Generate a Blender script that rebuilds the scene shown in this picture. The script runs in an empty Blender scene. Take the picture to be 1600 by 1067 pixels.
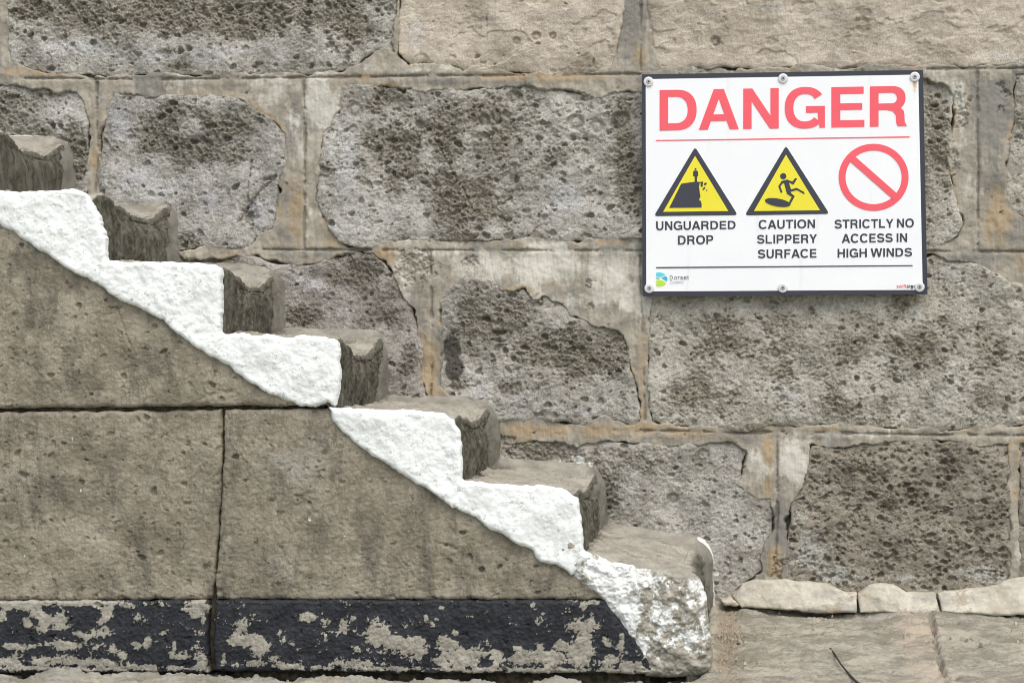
import bpy, math, json
import numpy as np
from mathutils import Vector

# ------------------------------------------------------------------ camera, sky, sun, exposure
S = bpy.context.scene
FPX, CAMY, CAMZ, YAW = 3600.0, -5.5, 0.71, math.atan(365 / 3600.0)
cam_d = bpy.data.cameras.new("camera"); cam = bpy.data.objects.new("camera", cam_d)
S.collection.objects.link(cam); S.camera = cam
cam.location = (0, CAMY, CAMZ); cam.rotation_euler = (math.pi / 2, 0, YAW)
cam_d.sensor_width = 36; cam_d.lens = 36 * FPX / 1600; cam_d.clip_start = 0.05; cam_d.clip_end = 500

SUN_EL, SUN_AZ = math.radians(58), math.radians(25)      # azimuth measured from straight in front of the wall, to the right
world = bpy.data.worlds.new("World"); S.world = world; world.use_nodes = True
wn = world.node_tree; bg = wn.nodes["Background"]
sky = wn.nodes.new("ShaderNodeTexSky"); sky.sky_type = 'NISHITA'; sky.sun_disc = False
sky.sun_elevation = SUN_EL; sky.sun_rotation = math.pi - SUN_AZ
sky.air_density = 1.0; sky.dust_density = 4.0; sky.ozone_density = 0.6
wn.links.new(sky.outputs[0], bg.inputs[0]); bg.inputs[1].default_value = 0.15
sl = bpy.data.lights.new("sun", 'SUN'); sl.energy = 1.0; sl.angle = math.radians(55); sl.color = (1, .99, .97)
sun = bpy.data.objects.new("sun", sl); S.collection.objects.link(sun)
sd = Vector((math.sin(SUN_AZ) * math.cos(SUN_EL), -math.cos(SUN_AZ) * math.cos(SUN_EL), math.sin(SUN_EL)))
sun.rotation_euler = sd.to_track_quat('Z', 'Y').to_euler(); sun.location = (2, -4, 6)
S.view_settings.view_transform = 'Standard'; S.view_settings.look = 'None'
S.view_settings.gamma = 1; S.view_settings.use_curve_mapping = False
S.view_settings.exposure = 0.37
S.render.engine = 'CYCLES'; S.cycles.max_bounces = 5; S.cycles.diffuse_bounces = 3; S.cycles.use_denoising = True; S.cycles.denoising_prefilter = 'ACCURATE'
S.cycles.use_adaptive_sampling = False; S.cycles.filter_width = 1.0

# ------------------------------------------------------------------ numeric helpers
W = 0.616                    # width of the stairs: their open side is the plane y = -W, the wall face is y = 0
rng = np.random.default_rng(7)
CY, SY = math.cos(YAW), math.sin(YAW)

def P(px, py, Y=0.0):
    """photograph position -> (x, z) on the vertical plane y = Y"""
    px = np.asarray(px, float); py = np.asarray(py, float)
    a = (px - 800) / FPX
    dx = -SY + CY * a; dy = CY + SY * a; dz = (533.5 - py) / FPX
    t = (Y - CAMY) / dy
    return t * dx, CAMZ + t * dz

def PG(px, py, Z):
    """photograph position -> (x, y) on the horizontal plane z = Z"""
    a = (px - 800) / FPX
    t = (Z - CAMZ) / ((533.5 - py) / FPX)
    return t * (-SY + CY * a), CAMY + t * (CY + SY * a)

def PP(pts, Y=0.0):
    a = np.array(pts, float); x, z = P(a[:, 0], a[:, 1], Y)
    return np.stack([x, z], 1)

_tiles = {}
def tile(seed, beta):
    k = (seed, beta)
    if k not in _tiles:
        N = 1024; r = np.random.default_rng(1000 + seed)
        f = np.fft.fftfreq(N) * N
        kk = np.sqrt(f[:, None] ** 2 + f[None, :N // 2 + 1] ** 2)
        amp = np.where((kk >= 5) & (kk < 420), np.maximum(kk, 1) ** -beta, 0)
        t = np.fft.irfft2(np.fft.rfft2(r.standard_normal((N, N))) * amp, (N, N))
        _tiles[k] = (t / t.std()).astype(np.float32)
    return _tiles[k]

def fb(x, z, lam, seed=0, beta=2.0, ax=1.0, az=1.0):
    """fractal noise, largest wave lam metres, mean 0, deviation 1"""
    T = tile(seed, beta); N = 1024; L = lam * 6.0
    u = (x / (L * ax) + seed * .371) % 1.0 * N; v = (z / (L * az) + seed * .613) % 1.0 * N
    i = np.floor(u).astype(int); j = np.floor(v).astype(int); fu = u - i; fv = v - j
    i %= N; j %= N; i1 = (i + 1) % N; j1 = (j + 1) % N
    return (T[j, i] * (1 - fu) + T[j, i1] * fu) * (1 - fv) + (T[j1, i] * (1 - fu) + T[j1, i1] * fu) * fv

def sm(x, a, b):
    t = np.clip((x - a) / (b - a), 0, 1); return t * t * (3 - 2 * t)

def seg_dist(X, Z, pts, closed=False):
    d = np.full(X.shape, 1e9)
    n = len(pts)
    for i in range(n if closed else n - 1):
        ax, az = pts[i]; bx, bz = pts[(i + 1) % n]
        vx, vz = bx - ax, bz - az; L = vx * vx + vz * vz + 1e-12
        t = np.clip(((X - ax) * vx + (Z - az) * vz) / L, 0, 1)
        d = np.minimum(d, (X - ax - t * vx) ** 2 + (Z - az - t * vz) ** 2)
    return np.sqrt(d)

def sdf(X, Z, poly):
    d = seg_dist(X, Z, poly, True)
    ins = np.zeros(X.shape, bool); n = len(poly)
    for i in range(n):
        ax, az = poly[i]; bx, bz = poly[(i + 1) % n]
        if az == bz: continue
        c = ((az > Z) != (bz > Z)) & (X < (bx - ax) * (Z - az) / (bz - az) + ax)
        ins ^= c
    return np.where(ins, d, -d)

def blobs(X, Z, lst, Y=0.0):
    """soft patches traced from the stone: (px, py, rx, ry, strength)"""
    out = np.zeros(X.shape)
    for (px, py, rx, ry, s) in lst:
        x, z = P(px, py, Y); k = (Y - CAMY) / FPX
        q = ((X - x) / (rx * k)) ** 2 + ((Z - z) / (ry * k)) ** 2
        out = np.maximum(out, s * np.exp(-q * .9)) if s > 0 else out + s * np.exp(-q * .9)
    return out

def stamp_pits(X, Z, H, n, r0, rmax, alpha, dens, seed, depth=1.1, asp=(1, 1.9), tilt=.5):
    r = np.random.default_rng(seed); st = X[0, 1] - X[0, 0]
    x0, z0 = X[0, 0], Z[0, 0]; nz, nx = X.shape
    cx = r.integers(0, nx, n); cz = r.integers(0, nz, n)
    keep = r.random(n) < dens[cz, cx]
    for a, b in zip(cx[keep], cz[keep]):
        rad = min(rmax, r0 * (1 - r.random()) ** (-1 / alpha)); e = r.uniform(*asp)
        th = r.normal(0, tilt); m = int(rad * e * 1.25 / st) + 2
        i0, i1, j0, j1 = max(0, a - m), min(nx, a + m + 1), max(0, b - m), min(nz, b + m + 1)
        ox, oz = r.uniform(-.5, .5, 2) * st
        dx = X[j0:j1, i0:i1] - X[b, a] - ox; dz = Z[j0:j1, i0:i1] - Z[b, a] - oz
        c, s = math.cos(th), math.sin(th)
        u = (dx * c + dz * s) / (rad * e); v = (-dx * s + dz * c) / rad
        an = np.arctan2(v, u); ph = r.uniform(0, 6.28, 2)
        q = np.sqrt(u * u + v * v) * (1 + .14 * np.sin(2 * an + ph[0]) + .1 * np.sin(3 * an + ph[1]))
        p = sm(1.08 - q, 0.0, r.uniform(.22, .6)) * depth * rad * r.uniform(.35, 1.3)
        H[j0:j1, i0:i1] = np.maximum(H[j0:j1, i0:i1], p)
    return H

# ------------------------------------------------------------------ mesh helpers
def link(o, parent=None):
    S.collection.objects.link(o)
    if parent is not None: o.parent = parent
    return o

def root_off(parent):
    v = Vector((0, 0, 0))
    while parent is not None:
        v += parent.location; parent = parent.parent
    return v

def mesh_np(name, V, F, mat, parent=None, attrs=None, smooth=True, loc=None):
    """V (n,3) world positions, F list of (m,3) / (m,4) index arrays -> ONE mesh object"""
    base = root_off(parent)
    if parent is None: base = Vector(loc) if loc is not None else Vector((float(V[:, 0].mean()), float(V[:, 1].mean()), float(V[:, 2].min())))
    V = V - np.array(base)
    me = bpy.data.meshes.new(name)
    me.vertices.add(len(V)); me.vertices.foreach_set("co", V.astype(np.float32).ravel())
    F = [f for f in F if len(f)]
    loops = np.concatenate([f.ravel() for f in F]); tot = np.concatenate([np.full(len(f), f.shape[1]) for f in F])
    me.loops.add(len(loops)); me.loops.foreach_set("vertex_index", loops.astype(np.int32))
    me.polygons.add(len(tot))
    me.polygons.foreach_set("loop_start", np.concatenate([[0], np.cumsum(tot)[:-1]]).astype(np.int32))
    me.update(calc_edges=True)
    me.polygons.foreach_set("use_smooth", np.full(len(tot), smooth))
    for k, a in (attrs or {}).items():
        at = me.attributes.new(k, 'FLOAT', 'POINT'); at.data.foreach_set("value", a.astype(np.float32).ravel())
    me.materials.append(mat)
    o = bpy.data.objects.new(name, me)
    if parent is None: o.location = base
    return link(o, parent)

def thing(name, label, cat, loc, group=None):
    o = bpy.data.objects.new(name, None); link(o); o.location = loc; o.empty_display_size = .1
    return tag(o, label, cat, group)

def tag(o, label=None, cat=None, group=None, kind=None):
    for k, v in (("label", label), ("category", cat), ("group", group), ("kind", kind)):
        if v: o[k] = v
    return o

def face_relief(name, poly, Y, step, hfun, mat, parent, edge=(.004, .05), depth=.03, pad=0, seed=0, keep=None):
    """a slab face in the plane y = Y with relief: outline poly (x, z), ragged by noise, with sides going back by depth.
    hfun(X, Z, d) -> (height towards the viewer, {attribute: values})"""
    x0, z0 = poly.min(0) - 3 * step - pad; x1, z1 = poly.max(0) + 3 * step + pad
    X, Z = np.meshgrid(np.arange(x0, x1, step), np.arange(z0, z1, step))
    d = sdf(X, Z, poly)
    if edge[0]:
        d = d + edge[0] * fb(X, Z, edge[1], seed + 31, 1.9) * .8
    gz, gx = np.gradient(d, step); g = gx * gx + gz * gz + 1e-3
    out = d < 0; mv = out & (d > -3 * step)
    X2 = np.where(mv, X - gx * d / g, X); Z2 = np.where(mv, Z - gz * d / g, Z)
    h, at = hfun(X, Z, np.maximum(d, 0))
    ins = ~out
    nz, nx = X.shape; idx = np.arange(nz * nx).reshape(nz, nx)
    q = np.stack([idx[:-1, :-1], idx[:-1, 1:], idx[1:, 1:], idx[1:, :-1]], -1)
    ic = ins[:-1, :-1].astype(int) + ins[:-1, 1:] + ins[1:, 1:] + ins[1:, :-1]
    ok = ic >= 1
    if keep is not None: ok &= keep(X, Z)[:-1, :-1]
    q = q[ok]
    used, inv = np.unique(q, return_inverse=True); q = inv.reshape(-1, 4)
    V = np.stack([X2.ravel()[used], Y - h.ravel()[used], Z2.ravel()[used]], 1)
    A = {k: np.broadcast_to(v, X.shape).ravel()[used] for k, v in at.items()}
    # sides
    e = np.concatenate([q[:, [0, 1]], q[:, [1, 2]], q[:, [2, 3]], q[:, [3, 0]]])
    key = np.sort(e, 1); kk = key[:, 0].astype(np.int64) * len(V) + key[:, 1]
    _, first, cnt = np.unique(kk, return_index=True, return_counts=True)
    be = e[first[cnt == 1]]
    bv, binv = np.unique(be, return_inverse=True); binv = binv.reshape(-1, 2)
    VB = V[bv].copy(); VB[:, 1] = np.maximum(VB[:, 1] + .004, Y + depth)
    n0 = len(V); V = np.concatenate([V, V[bv], VB]); nb = len(bv)
    sq = np.stack([be[:, 1], be[:, 0], n0 + nb + binv[:, 0], n0 + nb + binv[:, 1]], 1)
    A = {k: np.concatenate([v, v[bv], v[bv]]) for k, v in A.items()}
    return mesh_np(name, V, [q, sq], mat, parent, A)

# ------------------------------------------------------------------ materials
def lin(r, g, b, k=1.0):
    f = lambda c: ((c / 255 + .055) / 1.055) ** 2.4 if c > 10 else c / 255 / 12.92
    q = (f(r) * k * .975, f(g) * k, f(b) * k * .955); m_ = .3 * q[0] + .55 * q[1] + .15 * q[2]
    return tuple(m_ + (v - m_) * .86 for v in q) + (1,)

class Mat:
    def __init__(s, name, rough=.9, spec=.25):
        s.m = bpy.data.materials.new(name); s.m.use_nodes = True; s.nt = s.m.node_tree
        s.b = s.nt.nodes["Principled BSDF"]; s.b.inputs["Roughness"].default_value = rough
        s.b.inputs["Specular IOR Level"].default_value = spec
        s.co = s.nt.nodes.new("ShaderNodeTexCoord").outputs["Object"]
    def put(s, inp, v):
        if hasattr(v, "is_output"): s.nt.links.new(v, inp)
        else: inp.default_value = v
    def node(s, t, **kw):
        n = s.nt.nodes.new(t)
        for k, v in kw.items(): setattr(n, k, v)
        return n
    def map(s, sx=1, sy=1, sz=1):
        n = s.node("ShaderNodeMapping"); s.put(n.inputs[0], s.co); n.inputs["Scale"].default_value = (sx, sy, sz); return n.outputs[0]
    def noise(s, scale, detail=6, rough=.6, vec=None, dist=0):
        n = s.node("ShaderNodeTexNoise"); s.put(n.inputs["Vector"], vec or s.co)
        n.inputs["Scale"].default_value = scale; n.inputs["Detail"].default_value = detail
        n.inputs["Roughness"].default_value = rough; n.inputs["Distortion"].default_value = dist; return n.outputs["Fac"]
    def vor(s, scale, vec=None, feature='F1'):
        n = s.node("ShaderNodeTexVoronoi"); n.feature = feature; s.put(n.inputs["Vector"], vec or s.co)
        n.inputs["Scale"].default_value = scale; return n.outputs["Distance"]
    def math(s, op, a, b=0.0, c=0.0, clamp=False):
        n = s.node("ShaderNodeMath", operation=op); n.use_clamp = clamp
        for i, v in enumerate((a, b, c)): s.put(n.inputs[i], v)
        return n.outputs[0]
    def rng(s, v, a, b, c=0.0, d=1.0):
        n = s.node("ShaderNodeMapRange"); n.interpolation_type = 'SMOOTHSTEP'
        for i, q in enumerate((v, a, b, c, d)): s.put(n.inputs[i], q)
        return n.outputs[0]
    def mix(s, f, a, b, mode='MIX'):
        n = s.node("ShaderNodeMix"); n.data_type = 'RGBA'; n.blend_type = mode
        s.put(n.inputs[0], f); s.put(n.inputs[6], a); s.put(n.inputs[7], b); return n.outputs[2]
    def attr(s, name):
        n = s.node("ShaderNodeAttribute"); n.attribute_name = name; return n.outputs["Fac"]
    def bump(s, h, dist, strength=1.0, nrm=None):
        n = s.node("ShaderNodeBump"); n.inputs["Strength"].default_value = strength; n.inputs["Distance"].default_value = dist
        s.put(n.inputs["Height"], h)
        if nrm: s.put(n.inputs["Normal"], nrm)
        return n.outputs[0]
    def done(s, col, nrm=None):
        s.put(s.b.inputs["Base Color"], col)
        if nrm: s.put(s.b.inputs["Normal"], nrm)
        return s.m

def stone_mat(name, base, light, olive, pale, dark=(62, 58, 50), speck=.5, k=1.0, grain=1.0):
    m = Mat(name)
    n1 = m.noise(14, 8, .62); n2 = m.noise(75, 6, .65); n3 = m.noise(330, 5, .75)
    t = m.math('ADD', m.math('MULTIPLY', n1, .3), m.math('ADD', m.math('MULTIPLY', n2, .3), m.math('MULTIPLY', n3, .4)))
    c = m.mix(m.rng(t, .43, .57), lin(*base, k * .95), lin(*light, k))
    brk = m.math('ADD', m.math('MULTIPLY', m.math('SUBTRACT', n2, .5), 1.5), m.math('MULTIPLY', m.math('SUBTRACT', n3, .5), 1.1))
    po = m.rng(m.math('ADD', m.attr("olive"), brk), .25, .75)
    c = m.mix(m.math('MULTIPLY', po, .8), c, m.mix(m.rng(n3, .42, .60), lin(*olive, k * .82), lin(*olive, k * 1.32)))
    pp = m.rng(m.math('ADD', m.attr("pale"), brk), .3, .8)
    c = m.mix(m.math('MULTIPLY', pp, .8), c, m.mix(m.rng(n3, .42, .60), lin(*pale, k * .85), lin(*pale, k * 1.08)))
    sp = m.rng(m.math('ADD', m.noise(190, 3, .6), m.math('MULTIPLY', m.attr("olive"), .06)), .60, .72)
    c = m.mix(m.math('MULTIPLY', sp, speck), c, lin(*dark, k))
    dots = m.vor(210, m.map(.75, 1, 1)); dm = m.math('ADD', m.noise(33, 4, .6), m.math('MULTIPLY', m.attr("olive"), .22))  # dark dots stand in for small dirt-filled holes, their shade put into the colour
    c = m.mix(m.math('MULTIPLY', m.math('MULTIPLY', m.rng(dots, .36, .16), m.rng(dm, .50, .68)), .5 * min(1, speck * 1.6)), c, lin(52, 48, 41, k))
    ls = m.rng(m.noise(260, 2, .5, m.map(1.1, 1, 1.3)), .64, .74)
    c = m.mix(m.math('MULTIPLY', ls, .35), c, lin(190, 186, 178, k))
    c = m.mix(m.rng(m.math('ADD', m.attr("rust"), m.math('MULTIPLY', brk, .7)), .3, .8), c, lin(152, 136, 110, k))
    c = m.mix(m.rng(m.math('ADD', m.attr("grime"), m.math('MULTIPLY', brk, .5)), .35, .7), c, lin(84, 81, 74, k))
    c = m.mix(m.rng(m.math('ADD', m.attr("white"), m.math('MULTIPLY', brk, .9)), .45, .7), c, lin(214, 214, 210, k))
    b = m.bump(n3, .0035 * grain, .8); b = m.bump(n2, .005 * grain, .3, b)
    return m.done(c, b)

# ------------------------------------------------------------------ the sea wall
wall = thing("stone_wall", "old harbour wall of large pitted grey and buff stone blocks with tan mortar, behind the stairs", "stone wall", (0, .3, 0))

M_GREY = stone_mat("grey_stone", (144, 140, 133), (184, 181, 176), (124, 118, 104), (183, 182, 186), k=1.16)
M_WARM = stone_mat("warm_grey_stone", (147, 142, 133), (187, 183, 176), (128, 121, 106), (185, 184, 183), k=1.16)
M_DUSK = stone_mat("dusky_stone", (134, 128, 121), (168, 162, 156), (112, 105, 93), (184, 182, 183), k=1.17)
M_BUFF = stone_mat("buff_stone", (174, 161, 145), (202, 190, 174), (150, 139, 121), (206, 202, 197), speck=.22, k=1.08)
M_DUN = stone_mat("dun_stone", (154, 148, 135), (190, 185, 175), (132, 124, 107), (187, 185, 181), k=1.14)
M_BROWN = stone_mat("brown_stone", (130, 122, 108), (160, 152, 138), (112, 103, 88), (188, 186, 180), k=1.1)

# outline (photograph positions on the wall face), material, pit settings (count per m2, size, max), olive patches, pale patches, relief, extra
BL = [
 dict(o=[(10,-140),(10,0),(15,44),(15,67),(20,98),(37,106),(67,116),(101,118),(152,119),(202,119),(330,119),(420,117),(480,117),(537,113),(557,103),(570,92),(590,80),(617,84),(620,60),(622,0),(622,-140)],
      m=M_WARM, pit=(11000,.0021,.0065,2.3), ol=[(300,20,380,42,1.0),(90,20,70,40,.8),(540,30,60,50,.9),(420,105,200,8,.5)], pa=[(130,80,110,22,.9),(330,84,220,20,.75)], pd=.12, lab="dark grey block honeycombed with round holes along its upper half"),
 dict(o=[(624,-140),(624,0),(622,85),(640,100),(682,101),(716,105),(730,116),(760,116),(784,108),(817,116),(851,120),(895,116),(929,117),(959,105),(968,61),(977,0),(977,-140)],
      m=M_BUFF, pit=(1050,0.00136,0.0076,1.85), ol=[(900,108,70,12,.6),(740,20,40,60,.45)], pa=[(820,35,70,16,.5),(650,50,25,40,.4)], pd=.45, bed=1, gr=[(762,35,5,45,.52),(775,25,4,55,.5),(815,45,4,30,.48),(740,60,4,30,.45)], big=[(808,66,7,.008),(838,58,8,.009),(864,57,6,.008)], lab="pinkish buff block with a few small holes"),
 dict(o=[(1012,-140),(1012,0),(1015,30),(1020,80),(1030,102),(1057,108),(1200,107),(1400,106),(1500,105),(1660,104),(1740,104),(1740,-140)],
      m=M_BUFF, pit=(525,0.00136,0.0076,1.85), ol=[(1120,60,60,30,.5),(1350,40,30,15,.5),(1480,85,40,10,.5)], pa=[(1200,20,60,25,.6),(1300,80,80,12,.6),(1560,90,60,12,.6)], pd=.3, bed=1, gr=[(1200,30,9,40,.5),(1214,20,6,40,.48),(1345,30,18,40,.38)], big=[(1118,66,9,.010),(1347,40,14,.006)], lab="long smooth buff block above the sign"),
 dict(o=[(-130,-140),(-25,-140),(-25,110),(-130,112)], m=M_DUN, pit=(11000,.0016,.0060,2.4), ol=[], pa=[], pd=.5),
 dict(o=[(-130,134),(0,134),(34,133),(74,137),(88,145),(121,143),(135,155),(142,169),(140,202),(140,270),(138,330),(-130,330)],
      m=M_GREY, pit=(11000,.0018,.0075,2.3), ol=[(15,180,45,40,1.0),(125,235,28,60,.8),(60,150,60,18,.5),(60,205,40,18,.7)], pa=[(95,190,30,30,.5)], pd=.2, wh=[(45,224,25,6,.8),(85,222,14,5,.8)]),
 dict(o=[(160,392),(158,300),(158,230),(163,200),(168,169),(182,148),(216,148),(236,155),(277,148),(324,148),(364,152),(398,169),(425,186),(449,209),(449,253),(439,277),(437,320),(434,345),(428,360),(402,370),(391,386),(364,391),(324,384),(300,391)],
      m=M_GREY, pit=(11000,.0018,.0075,2.3), ol=[(255,205,55,45,.9),(350,185,75,38,.95),(300,232,60,32,.95),(360,235,60,30,.6),(290,380,60,12,.7),(390,330,20,30,.7)], pa=[(190,195,22,40,.8),(225,300,90,65,.7),(400,330,35,40,.6),(330,300,60,50,.5)], pd=.15,
      cr=[([(394,252),(389,285),(386,325)],.008,.0035),([(432,278),(410,295),(386,325),(375,345)],.010,.004)], lab="round-cornered grey block with a forked crack at its right end"),
 dict(o=[(534,132),(581,135),(622,135),(716,142),(767,135),(801,128),(834,135),(885,142),(946,148),(959,145),(1000,142),(1056,138),(1056,372),(1000,372),(952,376),(885,377),(784,376),(716,379),(640,380),(600,385),(547,388),(531,377),(517,360),(504,338),(494,314),(497,270),(504,216),(514,189),(531,169)],
      m=M_WARM, pit=(11000,.0018,.0075,2.3), ol=[(650,235,110,55,.9),(770,200,110,60,.75),(735,320,80,60,.95),(830,160,120,25,.5),(985,260,30,110,.9),(600,160,60,25,.6),(720,370,110,14,.7),(900,230,40,50,.5)], pa=[(540,250,38,85,.85),(570,330,80,42,.85),(880,310,70,55,.75),(690,155,90,14,.4),(950,200,30,60,.5)], pd=.3,
      cr=[([(668,195),(690,235),(706,265),(722,290),(738,325)],.006,.0028)],
      big=[(900,192,14,.012),(933,198,13,.010),(803,152,11,.010),(757,190,11,.010),(970,190,16,.010),(553,203,8,.007),(555,172,14,.007),(750,215,8,.006)], lab="widest grey block of the middle row, blotched olive with a slanting crack"),
 dict(o=[(1070,130),(1447,122),(1480,128),(1490,152),(1488,200),(1484,276),(1495,322),(1507,353),(1499,373),(1464,385),(1449,388),(1070,386)],
      m=M_DUN, pit=(11000,.0016,.0060,2.4), ol=[(1465,220,22,80,.9)], pa=[(1490,360,20,14,.6),(1450,150,20,14,.5)], pd=.3),
 dict(o=[(1585,116),(1584,180),(1570,253),(1570,307),(1584,330),(1600,345),(1740,350),(1740,116)], m=M_DUN, pit=(11000,.0016,.0060,2.4), ol=[(1600,190,20,40,.5)], pa=[], pd=.4),
 dict(o=[(265,398),(337,404),(400,398),(435,413),(489,413),(526,401),(560,394),(585,394),(605,417),(628,448),(645,481),(659,535),(659,576),(667,616),(669,642),(400,642),(265,500)],
      m=M_DUSK, pit=(8000,.0015,.0060,2.3), ol=[(560,425,45,35,1.0),(600,480,40,40,.6),(470,495,40,16,.8),(330,405,70,8,.9),(640,560,16,30,.6)], pa=[(480,450,50,30,.6),(560,560,60,50,.35),(520,480,40,24,.4)], pd=.3, wh=[(640,625,14,8,.5),(330,402,16,5,.65)], lab="dusky purple-grey block behind the middle steps"),
 dict(o=[(689,471),(703,451),(726,433),(750,433),(770,441),(784,453),(804,454),(821,449),(834,465),(855,461),(878,475),(892,495),(915,495),(936,512),(969,515),(986,539),(986,576),(996,603),(1003,640),(1005,660),(986,665),(946,654),(915,667),(878,660),(848,655),(818,660),(764,657),(736,640),(713,633),(689,603),(689,522)],
      m=M_WARM, pit=(11000,.0018,.0075,2.3), ol=[(775,495,75,50,.95),(920,555,80,50,1.0),(840,540,70,40,.9),(800,610,30,16,.7),(970,630,30,30,.6),(720,600,20,14,.8)], pa=[(760,620,75,36,.75),(965,545,35,30,.5),(880,640,90,18,.6),(890,490,24,16,.6),(740,450,30,14,.3)], pd=.25, gr=[(706,545,15,26,1.3),(710,575,16,22,1.2)], lab="brownish grey block cut back at its upper right corner by smeared mortar"),
 dict(o=[(1015,480),(1020,430),(1030,408),(1450,400),(1487,407),(1525,413),(1562,430),(1576,443),(1591,441),(1600,447),(1740,452),(1740,664),(1600,664),(1536,668),(1478,674),(1444,674),(1377,668),(1293,668),(1201,664),(1168,674),(1084,666),(1040,664),(1017,660),(1012,600)],
      m=M_DUN, pit=(11000,.0016,.0060,2.4), ol=[(1150,520,90,50,.7),(1270,560,90,60,.6),(1420,540,80,60,.7),(1100,620,80,40,.6),(1330,640,100,30,.6),(1540,560,60,60,.6),(1560,480,50,30,.4),(1420,470,40,30,.5)], pa=[(1480,425,50,16,.7),(1130,500,50,26,.5),(1240,610,80,35,.6),(1380,500,50,30,.5),(1480,600,70,30,.55),(1060,560,30,60,.4),(1180,480,60,20,.5)], pd=.45, big=[(1212,552,8,.007),(1570,487,10,.006)], lab="very long speckled dun block below the sign"),
 dict(o=[(775,720),(790,697),(820,692),(850,685),(890,692),(950,690),(1000,691),(1042,697),(1147,689),(1163,704),(1155,758),(1184,771),(1207,776),(1209,808),(1201,855),(1193,892),(1168,907),(1142,932),(1130,975),(1060,975),(900,900),(800,765)],
      m=M_WARM, pit=(8000,.0015,.0060,2.3), ol=[(860,730,90,40,1.1),(830,700,60,26,1.0),(945,765,38,60,.75),(1010,715,60,20,.6),(1100,720,30,16,.5)], pa=[(1010,770,50,36,.4),(1060,860,60,60,.5),(1130,800,50,60,.5)], pd=.35,
      wh=[(818,722,14,6,.7),(842,726,14,6,.8),(870,722,20,6,.85),(905,718,14,8,1.0),(920,727,12,8,.9),(932,742,6,12,.9),(936,765,5,14,.9),(941,790,5,16,.8),(944,815,5,14,.6),(1055,832,7,4,1.1),(1120,894,4,4,1.3)],
      big=[(1052,778,10,.010),(1098,712,12,.007),(870,692,10,.006)], lab="dusky block behind the lowest two steps with a white paint splash along them"),
 dict(o=[(1268,695),(1318,700),(1356,691),(1419,687),(1574,693),(1578,788),(1582,880),(1572,915),(1557,940),(1419,945),(1293,940),(1247,925),(1228,905),(1228,855),(1235,788),(1251,762),(1264,725)],
      m=M_BROWN, pit=(15000,.0017,.0058,2.1), ol=[(1420,760,190,90,.3),(1390,790,24,16,.9)], pa=[(1265,860,32,45,.9),(1310,895,60,22,.8),(1400,905,50,12,.6),(1525,895,60,20,.75),(1480,822,50,12,.5),(1260,800,18,30,.7)], pd=.9, big=[(1313,823,9,.010)], lab="dark brown block riddled with small holes beside the fillet"),
 dict(o=[(1591,690),(1591,940),(1740,940),(1740,690)], m=M_BROWN, pit=(15000,.0017,.0058,2.1), ol=[], pa=[], pd=.6),
]
STAIR_HIDE = PP([(-400,150),(-30,230),(40,330),(150,420),(300,520),(460,600),(600,690),(800,820),(1000,920),(1085,975),(1085,1400),(-400,1400)])
def hide_stair(X, Z): return sdf(X, Z, STAIR_HIDE) < 0.0

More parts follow.
